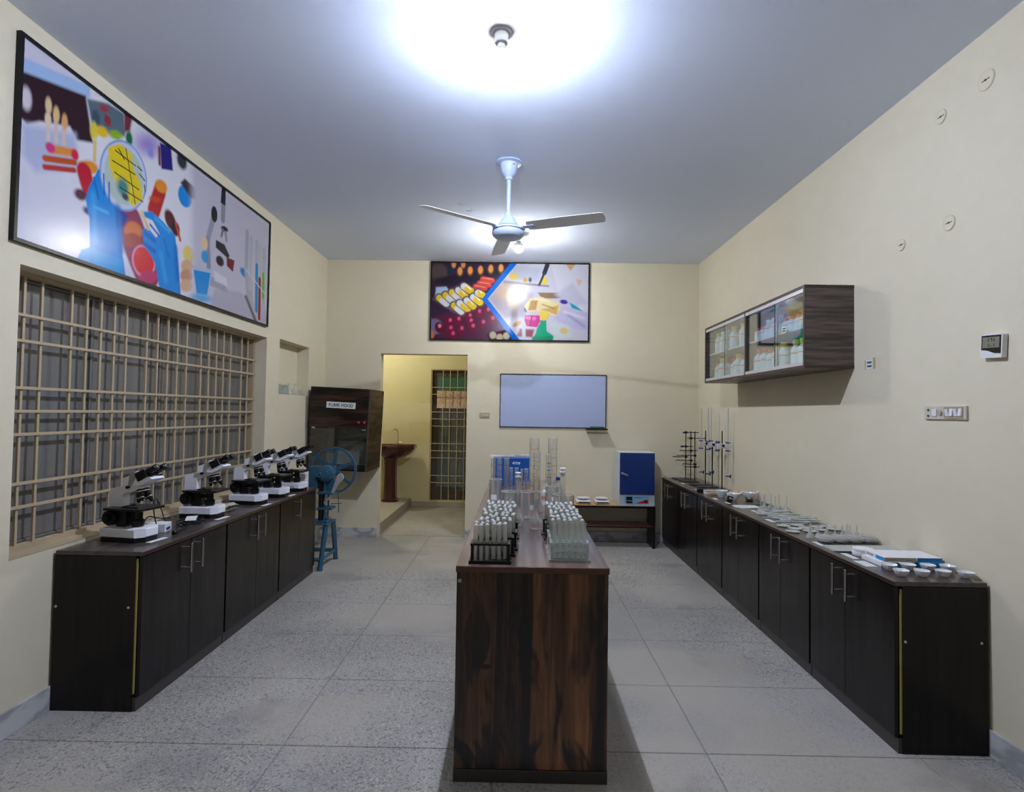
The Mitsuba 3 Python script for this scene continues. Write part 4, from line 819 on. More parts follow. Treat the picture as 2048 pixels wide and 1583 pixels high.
ml = ['white and black binocular microscope nearest the viewer on the left cabinets', 'white and black binocular microscope, second from the viewer on the left cabinets', 'white and black binocular microscope, third in the row of five',
      'white and black binocular microscope, fourth in the row of five', 'white and black binocular microscope farthest from the viewer, beside the blue press']
for (x, y, a), l in zip(((-2.210, 3.052, -9), (-2.190, 3.735, -2), (-2.150, 4.305, -8), (-2.125, 4.660, -3), (-2.105, 5.02, -2)), ml):
    thing('microscope', l, 'microscope', mic, tr(x, y, LZ) @ rz(a))
can = mv(extr(rr(.085, .075, .018), 0, .15), 0, 0, 0)
thing('plastic_can', 'white plastic can behind the farthest microscope', 'can', [Part('body', cat(can, mv(extr(rr(.06, .05, .015), .15, .165), 0)), 'm_white', 25), Part('cap', mv(cyl(.015, .165, .185, 16), .01), 'm_white', 40)], tr(-1.955, 5.272, LZ))
# things lying on the left cabinets
def cable(pts, r=.0032): return tube(smooth_path(pts, 7), r, 6)
c0 = []
for k_ in range(52):
    q = k_ * .42; R1 = .075 + .018 * math.sin(k_ * .7)
    c0.append((-2.005 + R1 * .62 * math.cos(q) + .012 * math.sin(k_ * 1.3), 3.545 + R1 * 1.3 * math.sin(q), LZ + .006 + .018 * (k_ / 52) + .004 * math.sin(k_ * 1.9)))
c0 += [(-1.96, 3.43, LZ + .010), (-1.945, 3.35, LZ + .006), (-1.93, 3.30, LZ + .006)]
thing('power_cable', 'coiled black cable with a plug lying between the two nearest microscopes', 'cable', [Part('cord', cable(c0), 'm_black', 40), Part('plug', mv(bx(-.012, .012, -.03, .012, 0, .022, .005), -1.93, 3.275, LZ), 'm_black', False)])
thing('paper_leaflet', 'small folded white leaflet lying on the coiled black cable', 'paper', Part('p', extr_x([(-.07, .0), (0, .012), (.07, .004), (.07, .006), (0, .014), (-.07, .002)], -.03, .03), 'm_paper', False), tr(-2.01, 3.57, LZ + .030) @ rz(24))
thing('power_cable', 'thin black cable looping up from behind the nearest microscope to the window bars', 'cable', Part('c', cable([(-2.03, 3.27, LZ + .012), (-2.10, 3.34, LZ + .09), (-2.17, 3.44, LZ + .16), (-2.21, 3.55, LZ + .135), (-2.20, 3.60, LZ + .02), (-2.13, 3.50, LZ + .006), (-2.18, 3.38, LZ + .006), (-2.24, 3.50, LZ + .05), (-2.25, 3.62, LZ + .02), (-2.22, 3.70, LZ + .008)]), 'm_black', 40))
thing('power_cable', 'thin black cable curving off the fourth microscope base', 'cable', Part('c', cable([(-1.93, 4.862, LZ + .008), (-1.91, 4.88, LZ + .06), (-1.90, 4.90, LZ + .055), (-1.895, 4.925, LZ + .008)], .0025), 'm_black', 40))
thing('small_carton', 'small white carton behind the nearest microscope', 'box', [Part('carton', bx(-.055, .055, -.05, .05, 0, .045, .001), 'm_paper', False), Part('print', bx(.0551, .0556, -.03, .03, .006, .022), 'm_clip_blue', False)], tr(-2.08, 3.345, LZ) @ rz(12))
rngp = np.random.default_rng(3)
def crumple(w, d, h, seed, n=13):
    g = np.linspace(-1, 1, n); gx, gy = np.meshgrid(g, g)
    z = meshkit.fbm(np.stack([gx * 2.3 + seed, gy * 2.3, gx * 0], -1), 4, seed)
    z = (.15 + .85 * z) * (1 - .55 * np.maximum(abs(gx), abs(gy)) ** 3)
    top = sheet(gx * w / 2 * (1 - .06 * z), gy * d / 2, z * h); bot = sheet(gx * w / 2, gy * d / 2, z * 0); bot.invert()
    return cat(top, bot)
thing('paper_bag', 'crumpled beige paper bag between the second and third microscopes', 'bag', Part('b', crumple(.20, .22, .085, 4), 'm_beige_paper', False), tr(-2.12, 4.09, LZ))
thing('paper_bag', 'flattened beige cover by the window behind the second microscope', 'bag', Part('b', crumple(.09, .16, .03, 9), 'm_beige_paper', False), tr(-2.222, 3.66 - .16, LZ))

def card(x, y, lx, ly, z, label, lines=2, a=0.):
    ln = cat(*[bx(-lx * .32 + i * lx * .64 / max(1, lines - .5), -lx * .32 + i * lx * .64 / max(1, lines - .5) + lx * .10, -ly * .36, ly * .36, .0012, .0016) for i in range(lines)])
    thing('name_card', label, 'label', [Part('paper', bx(-lx / 2, lx / 2, -ly / 2, ly / 2, 0, .0012), 'm_paper', False), Part('lettering', ln, 'm_paper_grey', False)], tr(x, y, z) @ rz(a))
for x, y, s, l in ((-1.937, 3.112, .13, 'white name card in front of the nearest microscope'), (-1.917, 3.76, .13, 'white name card in front of the second microscope'), (-1.868, 4.31, .11, 'white name card at the joint of the two farther left cabinets'), (-1.872, 4.80, .11, 'white name card in front of the fourth microscope')):
    card(x, y, .032, s, LZ, l, 1, -6)
for x, y, lx, ly, l in ((1.780, 3.09, .033, .12, 'narrow white name card beside the round white tins'), (1.768, 2.934, .056, .11, 'wide white name card beside the blue and white cartons, nearest on the right'), (1.764, 3.365, .026, .12, 'white name card in front of the bagged petri dishes'),
                        (1.800, 4.095, .036, .115, 'white name card in front of the pile of glass rods'), (1.850, 4.47, .030, .115, 'white name card in front of the thistle funnels'), (1.789, 4.70, .030, .11, 'white name card at the end of the white paper sheets'), (1.790, 4.885, .026, .09, 'white name card in front of the mortar with the black timer'),
                        (1.764, 5.115, .030, .09, 'white name card in front of the mortar without a pestle'), (1.790, 5.72, .030, .09, 'white name card in front of the nearest burette stand'), (1.765, 5.56, .024, .08, 'white name card beside the small black device'), (1.800, 6.22, .034, .09, 'white name card in front of the retort stands, farthest on the right')):
    card(x, y, lx, ly, RZ, l)

# ------------------------------------------------------------------ glassware on the bench
def shell(outer, wall): return outer
tt_prof = [(.0108, 0), (.0092, .003), (.0092, .1415)] + [(.0092 * math.cos(q), .1415 + .0092 * math.sin(q)) for q in np.linspace(.25, np.pi / 2 - .001, 5)][:-1] + [(0, .1507)]
inner = [(0, .1497), (.0058, .1470), (.0081, .1415), (.0081, .002), (.0098, 0)]
tube_wall = mikit.ply(lathe(tt_prof[:3] + inner[2:], 16), 'm_tube_glass', 40)
tube_end = mikit.ply(lathe(tt_prof[2:] + inner[:3], 16), 'm_tube_end', 40)
tube_parts = [Part('wall', None, None, ply=tube_wall), Part('round_end', None, None, ply=tube_end)]
RW, RD, RH = .178, .088, .075
hx = [-.0635 + .0254 * i for i in range(6)]; hy = [-.022, .022]
def rack_parts(mat, clear):
    pl = [cyl(.0118, -.1, .2, 14)]
    holes = [mv(pl[0], x, y) for x in hx for y in hy]
    k = [Part('base', bx(-RW / 2, RW / 2, -RD / 2, RD / 2, 0, .012, .001), mat, False), Part('top_plate', cut(bx(-RW / 2 + .006, RW / 2 - .006, -RD / 2 + .004, RD / 2 - .004, RH, RH + .008), *holes), mat, False)]
    for s in (-1, 1): k.append(Part('post', bx(*sorted((s * (RW / 2 - .016), s * (RW / 2 - .008))), -RD / 2 + .008, RD / 2 - .008, .012, RH), mat, False))
    if clear: k.append(Part('middle_plate', cut(bx(-RW / 2 + .016, RW / 2 - .016, -RD / 2 + .006, RD / 2 - .006, .042, .047), *holes), mat, False))
    return k
rk, rc_ = rack_parts('m_black', False), rack_parts('m_acrylic', True)
RWc = .150
def clear_scaled(): pass
ordn = ['front', 'second', 'third', 'fourth', 'fifth', 'rearmost']
def tubes(x0, y0, z0, a, up, lab, grp):
    for i, x in enumerate(hx):
        for y in hy:
            j = random.uniform(-.0012, .0012)
            M = tr(x0, y0, BZ) @ rz(a) @ tr(x + j, y - j, z0)
            if up: M = M @ tr(0, 0, .151) @ rx(180)
            else: M = M @ tr(0, 0, random.choice((0, 0, .002, .004, .007))) @ rx(random.uniform(-1.3, 1.3)) @ ry(random.uniform(-1.3, 1.3))
            thing('test_tube', f"{lab}, {'nearer' if y < 0 else 'farther'} line, {left(i, 6)}", 'test tube', tube_parts, M, grp)
LRK = [(-.103, 2.446), (-.088, 2.566), (-.074, 2.684), (-.086, 2.802), (-.068, 2.918), (-.078, 3.026)]
for i, (x, y) in enumerate(LRK):
    lab = f'black plastic test tube rack, {ordn[i]} of the left row on the bench'
    a = (0, 2, -3, 2.5, -2, 1.5)[i]
    thing('test_tube_rack', lab, 'rack', rk, tr(x, y, BZ) @ rz(a))
    tubes(x, y, .0122, a, False, f'inverted test tube, {ordn[i]} rack of the left row', f'test tubes in the {ordn[i]} rack of the left row')
RRK = [(.232, 2.490), (.232, 2.592), (.232, 2.694), (.236, 2.800), (.232, 2.910), (.226, 3.020)]
for i, (x, y) in enumerate(RRK):
    cl = i < 3
    lab = f"{'clear acrylic' if cl else 'black plastic'} test tube rack, {ordn[i]} of the right row on the bench"
    a = (0, -1, 1, -1.5, 1, 0)[i]
    thing('test_tube_rack', lab, 'rack', rc_ if cl else rk, tr(x, y, BZ) @ rz(a))
    st = 'upright' if i == 0 else 'inverted'
    tubes(x, y, .0122, a, i == 0, f'{st} test tube, {ordn[i]} rack of the right row', f'test tubes in the {ordn[i]} rack of the right row')

def wallp(outer, th=.0016):     # an open vessel: outer profile, then inside
    o = np.array(outer, float); inn = []
    for r, z in outer[::-1]:
        inn.append((max(r - th, 0.) if r > th else 0., z + (th if z < th else 0)))
    return list(outer) + inn
def vflask(h, rb, rn):
    zc = rb * .92
    prof = [(0, 0), (rb * .55, 0), (rb * .80, rb * .10), (rb, rb * .65), (rb * .97, rb * 1.1), (rb * .75, rb * 1.6), (rb * .40, rb * 2.05), (rn * 1.15, rb * 2.5), (rn, rb * 2.9), (rn, h - .01), (rn * 1.25, h - .006), (rn * 1.25, h)]
    return lathe(wallp(prof), 28)
def stopper(z, r): return lathe([(0, z - .02), (r * .75, z - .02), (r, z), (r * 1.5, z + .002), (r * 1.5, z + .008), (r * .7, z + .010), (r * .7, z + .020), (r * 1.4, z + .022), (r * 1.4, z + .028), (0, z + .029)], 22)
thing('volumetric_flask', 'open long-necked glass flask standing foremost on the bench between the racks', 'flask', [Part('vessel', vflask(.275, .039, .010), 'm_glass', 40), Part('ring_mark', lathe([(.0112, .195), (.0112, .199)], 20), 'm_amber_print', 40)], tr(.110, 3.13, BZ))
thing('volumetric_flask', 'long-necked glass flask with a white stopper behind the left row of racks', 'flask', [Part('vessel', vflask(.270, .040, .0115), 'm_glass', 40), Part('stopper', stopper(.270, .0115), 'm_white', 40, lab='white stopper')], tr(.012, 3.21, BZ))
thing('volumetric_flask', 'long-necked glass flask with a white stopper behind the right row of racks', 'flask', [Part('vessel', vflask(.290, .040, .0145), 'm_glass', 40), Part('stopper', stopper(.290, .0125), 'm_white', 40, lab='white stopper')], tr(.268, 3.30, BZ))
def rim_(r, z, q=.0017): return tube([(r * math.cos(a), r * math.sin(a), z) for a in np.linspace(0, 2 * np.pi, 33)], q, 6, False)
def beaker(r, h): return lathe(wallp([(0, 0), (r * .92, 0), (r, r * .08), (r, h - .006), (r * 1.05, h), (r * 1.06, h + .001)]), 32)
for x, y, r, h, l in ((-.132, 3.74, .041, .197, 'tall narrow glass beaker at the left edge of the bench'), (-.036, 3.60, .050, .138, 'glass beaker behind the left racks, right of the tall one'), (.060, 3.46, .049, .158, 'glass beaker in the middle of the bench behind the foremost flask'),
                      (.172, 3.70, .026, .125, 'small narrow glass beaker in the middle of the bench'), (.243, 3.88, .042, .140, 'glass beaker in front of the blue-capped bottle'), (.292, 3.50, .062, .140, 'wide glass beaker at the right edge of the bench'), (-.06, 3.90, .038, .10, 'low glass beaker behind the tall narrow beaker')):
    thing('beaker', l, 'beaker', [Part('vessel', beaker(r, h), 'm_glass', 40), Part('rim', rim_(r * 1.055, h), 'm_hazy_glass', 40), Part('print', lathe([(r + .0004, h * .35), (r + .0004, h * .52)], 32).submesh([list(range(0, 10))], append=True), 'm_white', False, lab='white printed label patch')], tr(x, y, BZ) @ rz(random.uniform(220, 320)))
def gcyl(r, h, mat, marks=9):
    v = lathe(wallp([(0, .012), (r * .8, .012), (r, .016), (r, h - .004), (r * 1.08, h)]), 24)
    ba = np.arange(6) * np.pi / 3; b = extr(Polygon([(r * 1.6 * math.cos(q), r * 1.6 * math.sin(q)) for q in ba]), 0, .012)
    arc = []
    for i in range(marks):
        z = h * (.18 + .62 * i / (marks - 1)); w = .9 if i % 2 == 0 else .5
        a = np.linspace(-w, w, 7) - np.pi / 2
        vv = [((r + .0005) * math.cos(q), (r + .0005) * math.sin(q), zz) for zz in (z, z + .0022 + .0025 * (i % 2 == 0)) for q in a]
        arc.append(trimesh.Trimesh(vv, [f for j in range(6) for f in ((j, j + 1, j + 8), (j, j + 8, j + 7))], process=False))
    return [Part('vessel', v, 'm_glass', 40), Part('rim', rim_(r * 1.06, h, .0014), 'm_hazy_glass', 40), Part('base', b, 'm_acrylic', False), Part('scale', cat(*arc), mat, False, lab='printed graduation marks', kind='stuff')]
for x, y, r, top, mt, l in ((-.1775, 4.50, .0195, 1.143, 'm_amber_print', 'measuring cylinder with amber marks at the left edge of the bench'), (-.129, 4.42, .0195, 1.150, 'm_clip_blue', 'measuring cylinder with blue marks, second from the left edge'), (-.075, 4.50, .021, 1.141, 'm_ink', 'measuring cylinder with a black mark in front of the blue carton'),
                            (-.037, 4.38, .0135, 1.080, 'm_clip_blue', 'short measuring cylinder left of the middle of the blue carton'), (.004, 4.50, .0155, 1.068, 'm_clip_blue', 'short measuring cylinder in front of the middle of the blue carton'), (.043, 4.38, .010, 1.069, 'm_amber_print', 'thinnest measuring cylinder in front of the blue carton'), (.080, 4.50, .0170, 1.062, 'm_clip_blue', 'short measuring cylinder at the right end of the blue carton'),
                            (.145, 4.62, .040, 1.295, 'm_amber_print', 'tallest glass measuring cylinder, left one of the two'), (.291, 4.62, .037, 1.293, 'm_amber_print', 'tallest glass measuring cylinder, right one of the two'), (.152, 4.22, .026, 1.211, 'm_amber_print', 'medium measuring cylinder with bold amber marks in front of the tallest left one'), (.237, 4.22, .020, 1.197, 'm_clip_blue', 'medium measuring cylinder with a blue scale left of the tallest right one')):
    thing('measuring_cylinder', l, 'measuring cylinder', gcyl(r, top - BZ, mt), tr(x, y, BZ) @ rz(random.uniform(-25, 25)))
thing('screw_cap_bottle', 'clear glass bottle with a dark blue cap at the right edge of the bench', 'bottle', [Part('vessel', lathe(wallp([(0, 0), (.030, 0), (.032, .003), (.032, .09), (.026, .112), (.014, .125), (.014, .145)]), 26), 'm_glass', 40), Part('cap', cyl(.0155, .142, .166, 22, .002), 'm_clip_blue', 40)], tr(.306, 4.20, BZ))
thing('wash_bottle', 'small white squeeze bottle with a red mark among the glassware', 'bottle', [Part('body', lathe([(0, 0), (.021, 0), (.022, .003), (.022, .075), (.010, .095), (.006, .10), (.0, .10)], 20), 'm_white', 40), Part('mark', lathe([(.0224, .035), (.0224, .062)], 20).submesh([list(range(20, 36))], append=True), 'm_cap_red', False), Part('spout', tube(smooth_path([(0, 0, .095), (0, 0, .125), (.012, 0, .14), (.026, 0, .136)]), .0025, 8), 'm_white', 40)], tr(.196, 3.98, BZ))
for i, x in enumerate((.03, .058, .086, .114)):
    thing('graduated_tube', f'short tube with red and amber marks amid the glassware, {left(i, 4)}', 'tube', [Part('vessel', lathe(wallp([(0, 0), (.008, 0), (.009, .004), (.009, .15), (.0105, .153)], .001), 16), 'm_glass', 40), Part('scale', cat(*[lathe([(.0094, z), (.0094, z + .006)], 16) for z in (.03, .05, .07)]), 'm_cap_red', 40), Part('upper_scale', cat(*[lathe([(.0094, z), (.0094, z + .004)], 16) for z in (.10, .115, .13)]), 'm_amber_print', 40)], tr(x, 4.03 + (i % 2) * .03, BZ), 'graduated tubes in the middle of the bench')
bxm = bx(-.20, .118, 5.02, 5.20, BZ, BZ + .232, .002)
gx, gy = np.meshgrid(np.linspace(-.225, .135, 22), np.linspace(5.0, 5.22, 12))
gz = BZ + .236 + .028 * meshkit.fbm(np.stack([gx * 14, gy * 14, gx * 0], -1), 3, 2)
tx = meshkit.text_mesh('\u2014', .02, .0005)
thing('blue_carton', 'blue carton wrapped in clear plastic at the far end of the bench', 'box', [
    Part('carton', bxm, 'm_box_blue', False), Part('tag', extr_y([(-.035, 1.052), (.03, 1.048), (.038, 1.066), (-.028, 1.070)], 5.018, 5.0195), 'm_paper', False, [Part('lettering', extr_y([(-.022, 1.057), (.022, 1.054), (.024, 1.060), (-.020, 1.063)], 5.017, 5.018), 'm_clip_blue', False)], lab='small white tag'),
    Part('wrapping', sheet(gx, gy, gz), 'm_bag', True, lab='loose clear plastic film')])

# ------------------------------------------------------------------ things on the right cabinets
dish = lathe([(0, 0), (.018, 0), (.024, .003), (.036, .017), (.0425, .033), (.0415, .034), (.035, .019), (.022, .006), (0, .004)], 32)
dish = tf(dish, np.diag([.79, .79, .88, 1])); dv = np.array(dish.vertices); lipm = (dv[:, 2] > .0265) & (np.arctan2(dv[:, 1], dv[:, 0]) > -.25) & (np.arctan2(dv[:, 1], dv[:, 0]) < .25); dv[lipm, 0] += .005
dish = mikit.ply(trimesh.Trimesh(dv, dish.faces, process=False), 'm_porcelain', 40)
dl = ['front row, nearest the doors', 'front row, second from the doors', 'front row, third from the doors', 'front row, nearest the wall', 'back row, nearest the doors', 'back row, second from the doors', 'back row, third from the doors', 'back row, nearest the wall']
for (x, y, a), l in zip(((1.806, 2.720, 40), (1.901, 2.718, 100), (2.002, 2.722, 200), (2.093, 2.705, 300), (1.815, 2.818, 10), (1.912, 2.828, 130), (2.005, 2.826, 250), (2.092, 2.815, 60)), dl):
    thing('porcelain_dish', f'white porcelain evaporating dish in the {l}', 'dish', Part('d', None, None, ply=dish), tr(x, y, RZ) @ rz(a))
def carton(x0, x1, y0, y1, z0, z1, bmat, fmat, smat, label, a=0., txt=None):
    P = [Part('carton', bx(x0, x1, y0, y1, z0, z1, .0008), bmat, False), Part('front_print', bx(x0 + .001, x1 - .001, y0 - .0006, y0, z0 + .001, z1 - .001), fmat, False)]
    if smat: P.append(Part('side_print', bx(x0 - .0006, x0, y0 + .001, y0 + (y1 - y0) * .42, z0 + .002, z1 - .002), smat, False, [Part('side_label', bx(x0 - .0011, x0 - .0006, y0 + (y1 - y0) * .55, y0 + (y1 - y0) * .9, z0 + .006, z1 - .006), 'm_grey_band', False)]))
    if txt: P.append(Part('lettering', cat(*[bx(x0 + .01 + q, x0 + .01 + q + w, y0 - .0010, y0 - .0006, (z0 + z1) / 2 - .0035, (z0 + z1) / 2 + .0025) for q, w in txt]), 'm_grey_band', False))
    cx, cy = (x0 + x1) / 2, (y0 + y1) / 2
    thing('filter_paper_box', label, 'box', P, tr(cx, cy) @ rz(a) @ tr(-cx, -cy))
carton(1.816, 1.985, 2.885, 3.045, RZ, RZ + .022, 'm_white', 'm_card_blue', None, 'flat white carton with a blue front, lower one nearest the doors', 1)
carton(1.838, 1.995, 2.890, 3.055, RZ + .0222, RZ + .044, 'm_white', 'm_beige_paper', 'm_card_blue', 'flat white carton with a beige front lying on another carton nearest the doors', -1, [(0, .05), (.095, .03)])
carton(1.998, 2.128, 2.890, 3.055, RZ, RZ + .021, 'm_card_blue', 'm_card_blue', None, 'flat blue carton, lower one nearest the wall', 0)
carton(2.004, 2.130, 2.900, 3.060, RZ + .0212, RZ + .042, 'm_white', 'm_card_blue', None, 'flat white carton with a blue front lying on the carton nearest the wall', .6)
for i, l in enumerate(('round white filter paper tin, lower one of the pair', 'round white filter paper tin, upper one of the pair')):
    thing('round_tin', l, 'tin', [Part('body', cyl(.050, .0, .0165, 36, .0015), 'm_white', 40), Part('lid', lathe([(.0505, .009), (.0515, .009), (.0515, .0175), (.049, .0185), (0, .0185)], 36), 'm_white', 40)], tr(1.866 + .003 * i, 3.118, RZ + .0188 * i))
shp = mikit.ply(bx(-.19, .19, -.07, .07, 0, .003), 'm_hazy_glass', False)
for i in range(3):
    thing('glass_sheet', f"clear glass sheet behind the cartons, {('bottom', 'middle', 'top')[i]} of the stack", 'glass sheet', Part('g', None, None, ply=shp), tr(1.94 + .006 * i, 3.255 - .006 * i, RZ + .0034 * i) @ rz(-2 + 2 * i))
def lumpy(w, d, h, seed):
    m = trimesh.creation.icosphere(4); v = np.array(m.vertices)
    q = 1 + .10 * (meshkit.fbm(v * 3 + seed, 3, seed) - .5) + .04 * (meshkit.noise(v * 12, seed) - .5)
    s = np.sign(v) * np.abs(v) ** .8
    v2 = s * q[:, None] * [w / 2, d / 2, h / 2]; v2[:, 2] = np.maximum(v2[:, 2] + h / 2, .0005)
    return trimesh.Trimesh(v2, m.faces, process=False)
bl_ = ['bag of petri dishes nearest the doors', 'bag of petri dishes, second from the doors', 'bag of petri dishes, third from the doors', 'bag of petri dishes nearest the wall']
pd = lathe([(0, 0), (.036, 0), (.036, .011), (0, .011)], 28)
for i in range(4):
    thing('petri_dish_bag', f'clear plastic {bl_[i]}', 'bag', [Part('film', lumpy(.085, .125, .040, 11 + i), 'm_bag', True)] + [Part('petri_dish', mv(pd, 0, .0, .003 + .0115 * q), 'm_petri', 40) for q in range(3)], tr(1.832 + .086 * i, 3.432 + .004 * i, RZ))
wg = mikit.ply(lathe([(0, 0), (.02, .0008), (.036, .0035), (.044, .0065), (.0435, .0075), (.035, .0048), (.02, .0022), (0, .0014)], 32), 'm_hazy_glass', 40)
wgs = ((1.773, 3.705), (1.83, 3.795), (1.80, 3.89), (1.892, 3.725), (1.912, 3.82), (1.905, 3.915), (1.985, 3.77), (2.005, 3.865), (2.085, 3.80), (2.09, 3.89))
for i, (x, y) in enumerate(sorted(wgs, key=lit)):
    thing('watch_glass', f'shallow watch glass between the glass rods and the bags, {left(i, len(wgs))}', 'watch glass', Part('w', None, None, ply=wg), tr(x, y, RZ), 'watch glasses on the right cabinets')
sf = mikit.ply(tf(lathe([(.019, 0), (.017, .006), (.0055, .026), (.0035, .032), (.003, .062), (.002, .062), (.0025, .032), (.0045, .026), (.0155, .006), (.0175, 0)], 20), np.diag([1.15, 1.15, 1.25, 1])), 'm_funnel_glass', 40)
sfs = ((1.800, 3.545), (1.852, 3.548), (1.905, 3.560), (1.955, 3.548), (2.005, 3.560), (2.048, 3.556), (2.095, 3.560), (1.83, 3.598), (1.935, 3.606), (2.06, 3.604))
for i, (x, y) in enumerate(sorted(sfs, key=lit)):
    thing('small_funnel', f'tiny glass funnel stem up behind the petri dish bags, {left(i, len(sfs))}', 'funnel', Part('f', None, None, ply=sf), tr(x, y, RZ), 'tiny glass funnels')
lf = mikit.ply(lathe([(.030, 0), (.028, .008), (.007, .036), (.0045, .045), (.0040, .118), (.0028, .118), (.0033, .045), (.0055, .036), (.026, .008), (.028, 0)], 24), 'm_funnel_glass', 40)
lfs = ((1.905, 4.50), (1.962, 4.555), (2.015, 4.490), (2.075, 4.56), (2.100, 4.485), (1.985, 4.625), (2.045, 4.640))
for i, (x, y) in enumerate(sorted(lfs, key=lit)):
    thing('thistle_funnel', f'long-stemmed glass funnel stem up behind the glass rods, {left(i, len(lfs))}', 'funnel', Part('f', None, None, ply=lf), tr(x, y, RZ), 'glass funnels standing stem up')
RANK = ['nearest'] + NTH[1:] + ['thirteenth', 'fourteenth', 'fifteenth', 'sixteenth', 'seventeenth', 'eighteenth', 'nineteenth', 'twentieth', 'twenty-first', 'twenty-second']
for i in range(22):
    L = random.uniform(.20, .32); a = random.uniform(-30, 30) + (180 if i % 2 else 0); b = random.uniform(-.035, .035)
    pts = [(-L / 2, 0, 0), (-L / 4, b * .5, .0), (0, b, .0), (L / 4, b * .4, 0), (L / 2 - .03, 0, 0)] + ([(L / 2, .035, 0)] if i % 3 == 0 else [(L / 2, 0, 0)])
    x, y = 1.955 + random.uniform(-.04, .035), 3.985 + .0195 * i
    thing('glass_rod', f"thin {'bent' if i % 3 == 0 else 'straight'} glass rod in the loose pile, {RANK[i]} from the viewer", 'glass rod', Part('r', tube(smooth_path(pts, 4), .0038, 8), 'm_rod_glass', 40), tr(x, y, RZ + .0042 + .0085 * (i % 4)) @ rz(a), 'glass rods in the loose pile')
thing('paper_sheets', 'overlapping white paper sheets lying behind the glass funnels', 'paper', [Part('sheet', tf(bx(-.09, .09, -.07, .07, 0, .002), tr(1.875, 4.69, RZ + .0022 * i) @ rz(8 - 9 * i)), 'm_paper', False) for i in range(2)])
thing('green_strip', 'flat dark green strip lying across the cabinet behind the white sheets', 'strip', Part('s', bx(1.955, 2.125, 4.795, 4.835, RZ, RZ + .006, .001), 'm_green_strip', False))
mo = lathe([(0, 0), (.026, 0), (.030, .004), (.031, .010), (.046, .030), (.056, .058), (.056, .062), (.052, .061), (.041, .032), (.024, .014), (0, .010)], 34)
mvv = np.array(mo.vertices); lm = (mvv[:, 2] > .05) & (np.abs(np.arctan2(mvv[:, 1], mvv[:, 0])) < .3); mvv[lm, 0] += .010; mo = trimesh.Trimesh(mvv, mo.faces, process=False)
pest = lathe([(0, 0), (.010, .003), (.014, .010), (.012, .020), (.008, .030), (.0075, .080), (.010, .095), (.009, .103), (0, .106)], 20)
for x, y, a, l in ((1.858, 5.225, 20, 'white porcelain mortar without a pestle, nearest the wooden block'), (1.892, 5.035, -20, 'white porcelain mortar behind the nearer black timer'), (2.062, 5.105, -10, 'white porcelain mortar closest to the right wall')):
    thing('mortar', l, 'mortar', [Part('bowl', mo, 'm_porcelain', 40)], tr(x, y, RZ) @ rz(a))
for x, y, a, l in ((1.892, 5.035, 8, 'white porcelain pestle lying in the mortar behind the nearer black timer'), (2.062, 5.105, 4, 'white porcelain pestle lying in the mortar closest to the right wall')):
    thing('pestle', l, 'pestle', Part('p', pest, 'm_porcelain', 40), tr(x, y, RZ + .020) @ rz(a) @ tr(.004, 0, 0) @ ry(58))
tim = [Part('case', bx(-.026, .026, -.007, .007, 0, .052, .004), 'm_black', False), Part('screen', bx(-.016, .016, -.0078, -.007, .026, .043), 'm_grey_band', False), Part('stand', bx(-.012, .012, .007, .024, 0, .004), 'm_black', False)]
thing('timer', 'black digital timer leaning in front of the mortar nearer the doors', 'timer', tim, tr(1.822, 4.935, RZ) @ rz(12) @ ry(14))
thing('timer', 'black digital timer lying in front of the mortar closest to the wall', 'timer', tim, tr(2.010, 4.975, RZ + .003) @ rz(-14) @ rx(-62))
thing('wooden_block', 'small pale wooden block beside the mortar without a pestle', 'block', Part('b', bx(1.795, 1.868, 5.335, 5.37, RZ, RZ + .020, .002), 'm_wood_block', False))
thing('slide_box', 'white slide box behind the small wooden block', 'box', [Part('body', bx(1.775, 1.895, 5.385, 5.47, RZ, RZ + .032, .002), 'm_white', False), Part('lid', bx(1.774, 1.896, 5.384, 5.471, RZ + .022, RZ + .036, .002), 'm_paper_grey', False)])
thing('black_device', 'small black device beside the white slide box at the cabinet edge', 'device', Part('d', bx(-.028, .028, -.025, .025, 0, .038, .006), 'm_black', False), tr(1.762, 5.525, RZ))
thing('plastic_packet', 'crumpled pinkish brown packet near the wall behind the mortars', 'packet', Part('b', crumple(.10, .12, .05, 6), 'm_pink_paper', False), tr(2.075, 5.45, RZ))

# retort stands with arms and rings
def rstand(label, x, y, arms, h=.555, base=(-.10, .115)):
    P = [Part('base', bx(-.145, .035, -.058, .058, 0, .010, .002), 'm_iron', False), Part('rod', cyl(.005, .010, h, 12), 'm_black', 40)]
    for z, x0, x1, kind in arms:
        subs = []
        if kind == 'c': subs = [Part('boss', cat(bx(x0 - .004, x0 + .030, -.014, .014, -.010, .010, .003)), 'm_iron', False)]
        if kind == 'r': subs = [Part('ring', tube([(x0 + .052 + .052 * math.cos(q), -.008 + .052 * math.sin(q), 0) for q in np.linspace(0, 2 * np.pi, 29)], .0032, 6), 'm_iron', 40)]
        if kind == 'r': x0_, x1_ = x0 + .10, x1
        else: x0_, x1_ = x0, x1
        a = Part('arm', mv(cat(to_x(cyl(.0042, x0_, x1_, 10)), bx(-.012, .012, -.014, .012, -.011, .011, .002)), 0, -.008, z), 'm_black', 40)
        for s_ in subs:
            s_.ply = mikit.ply(mv(cat(*[]) if False else {'boss': bx(x0 - .004, x0 + .030, -.022, .006, -.010, .010, .003), 'ring': tube([(x0 + .052 + .052 * math.cos(q), -.008 + .052 * math.sin(q), 0) for q in np.linspace(0, 2 * np.pi, 29)], .0032, 6)}[s_.name], 0, 0, z), 'm_iron', 40)
        a.subs = subs; P.append(a)
    thing('retort_stand', label, 'stand', P, tr(x, y, RZ))
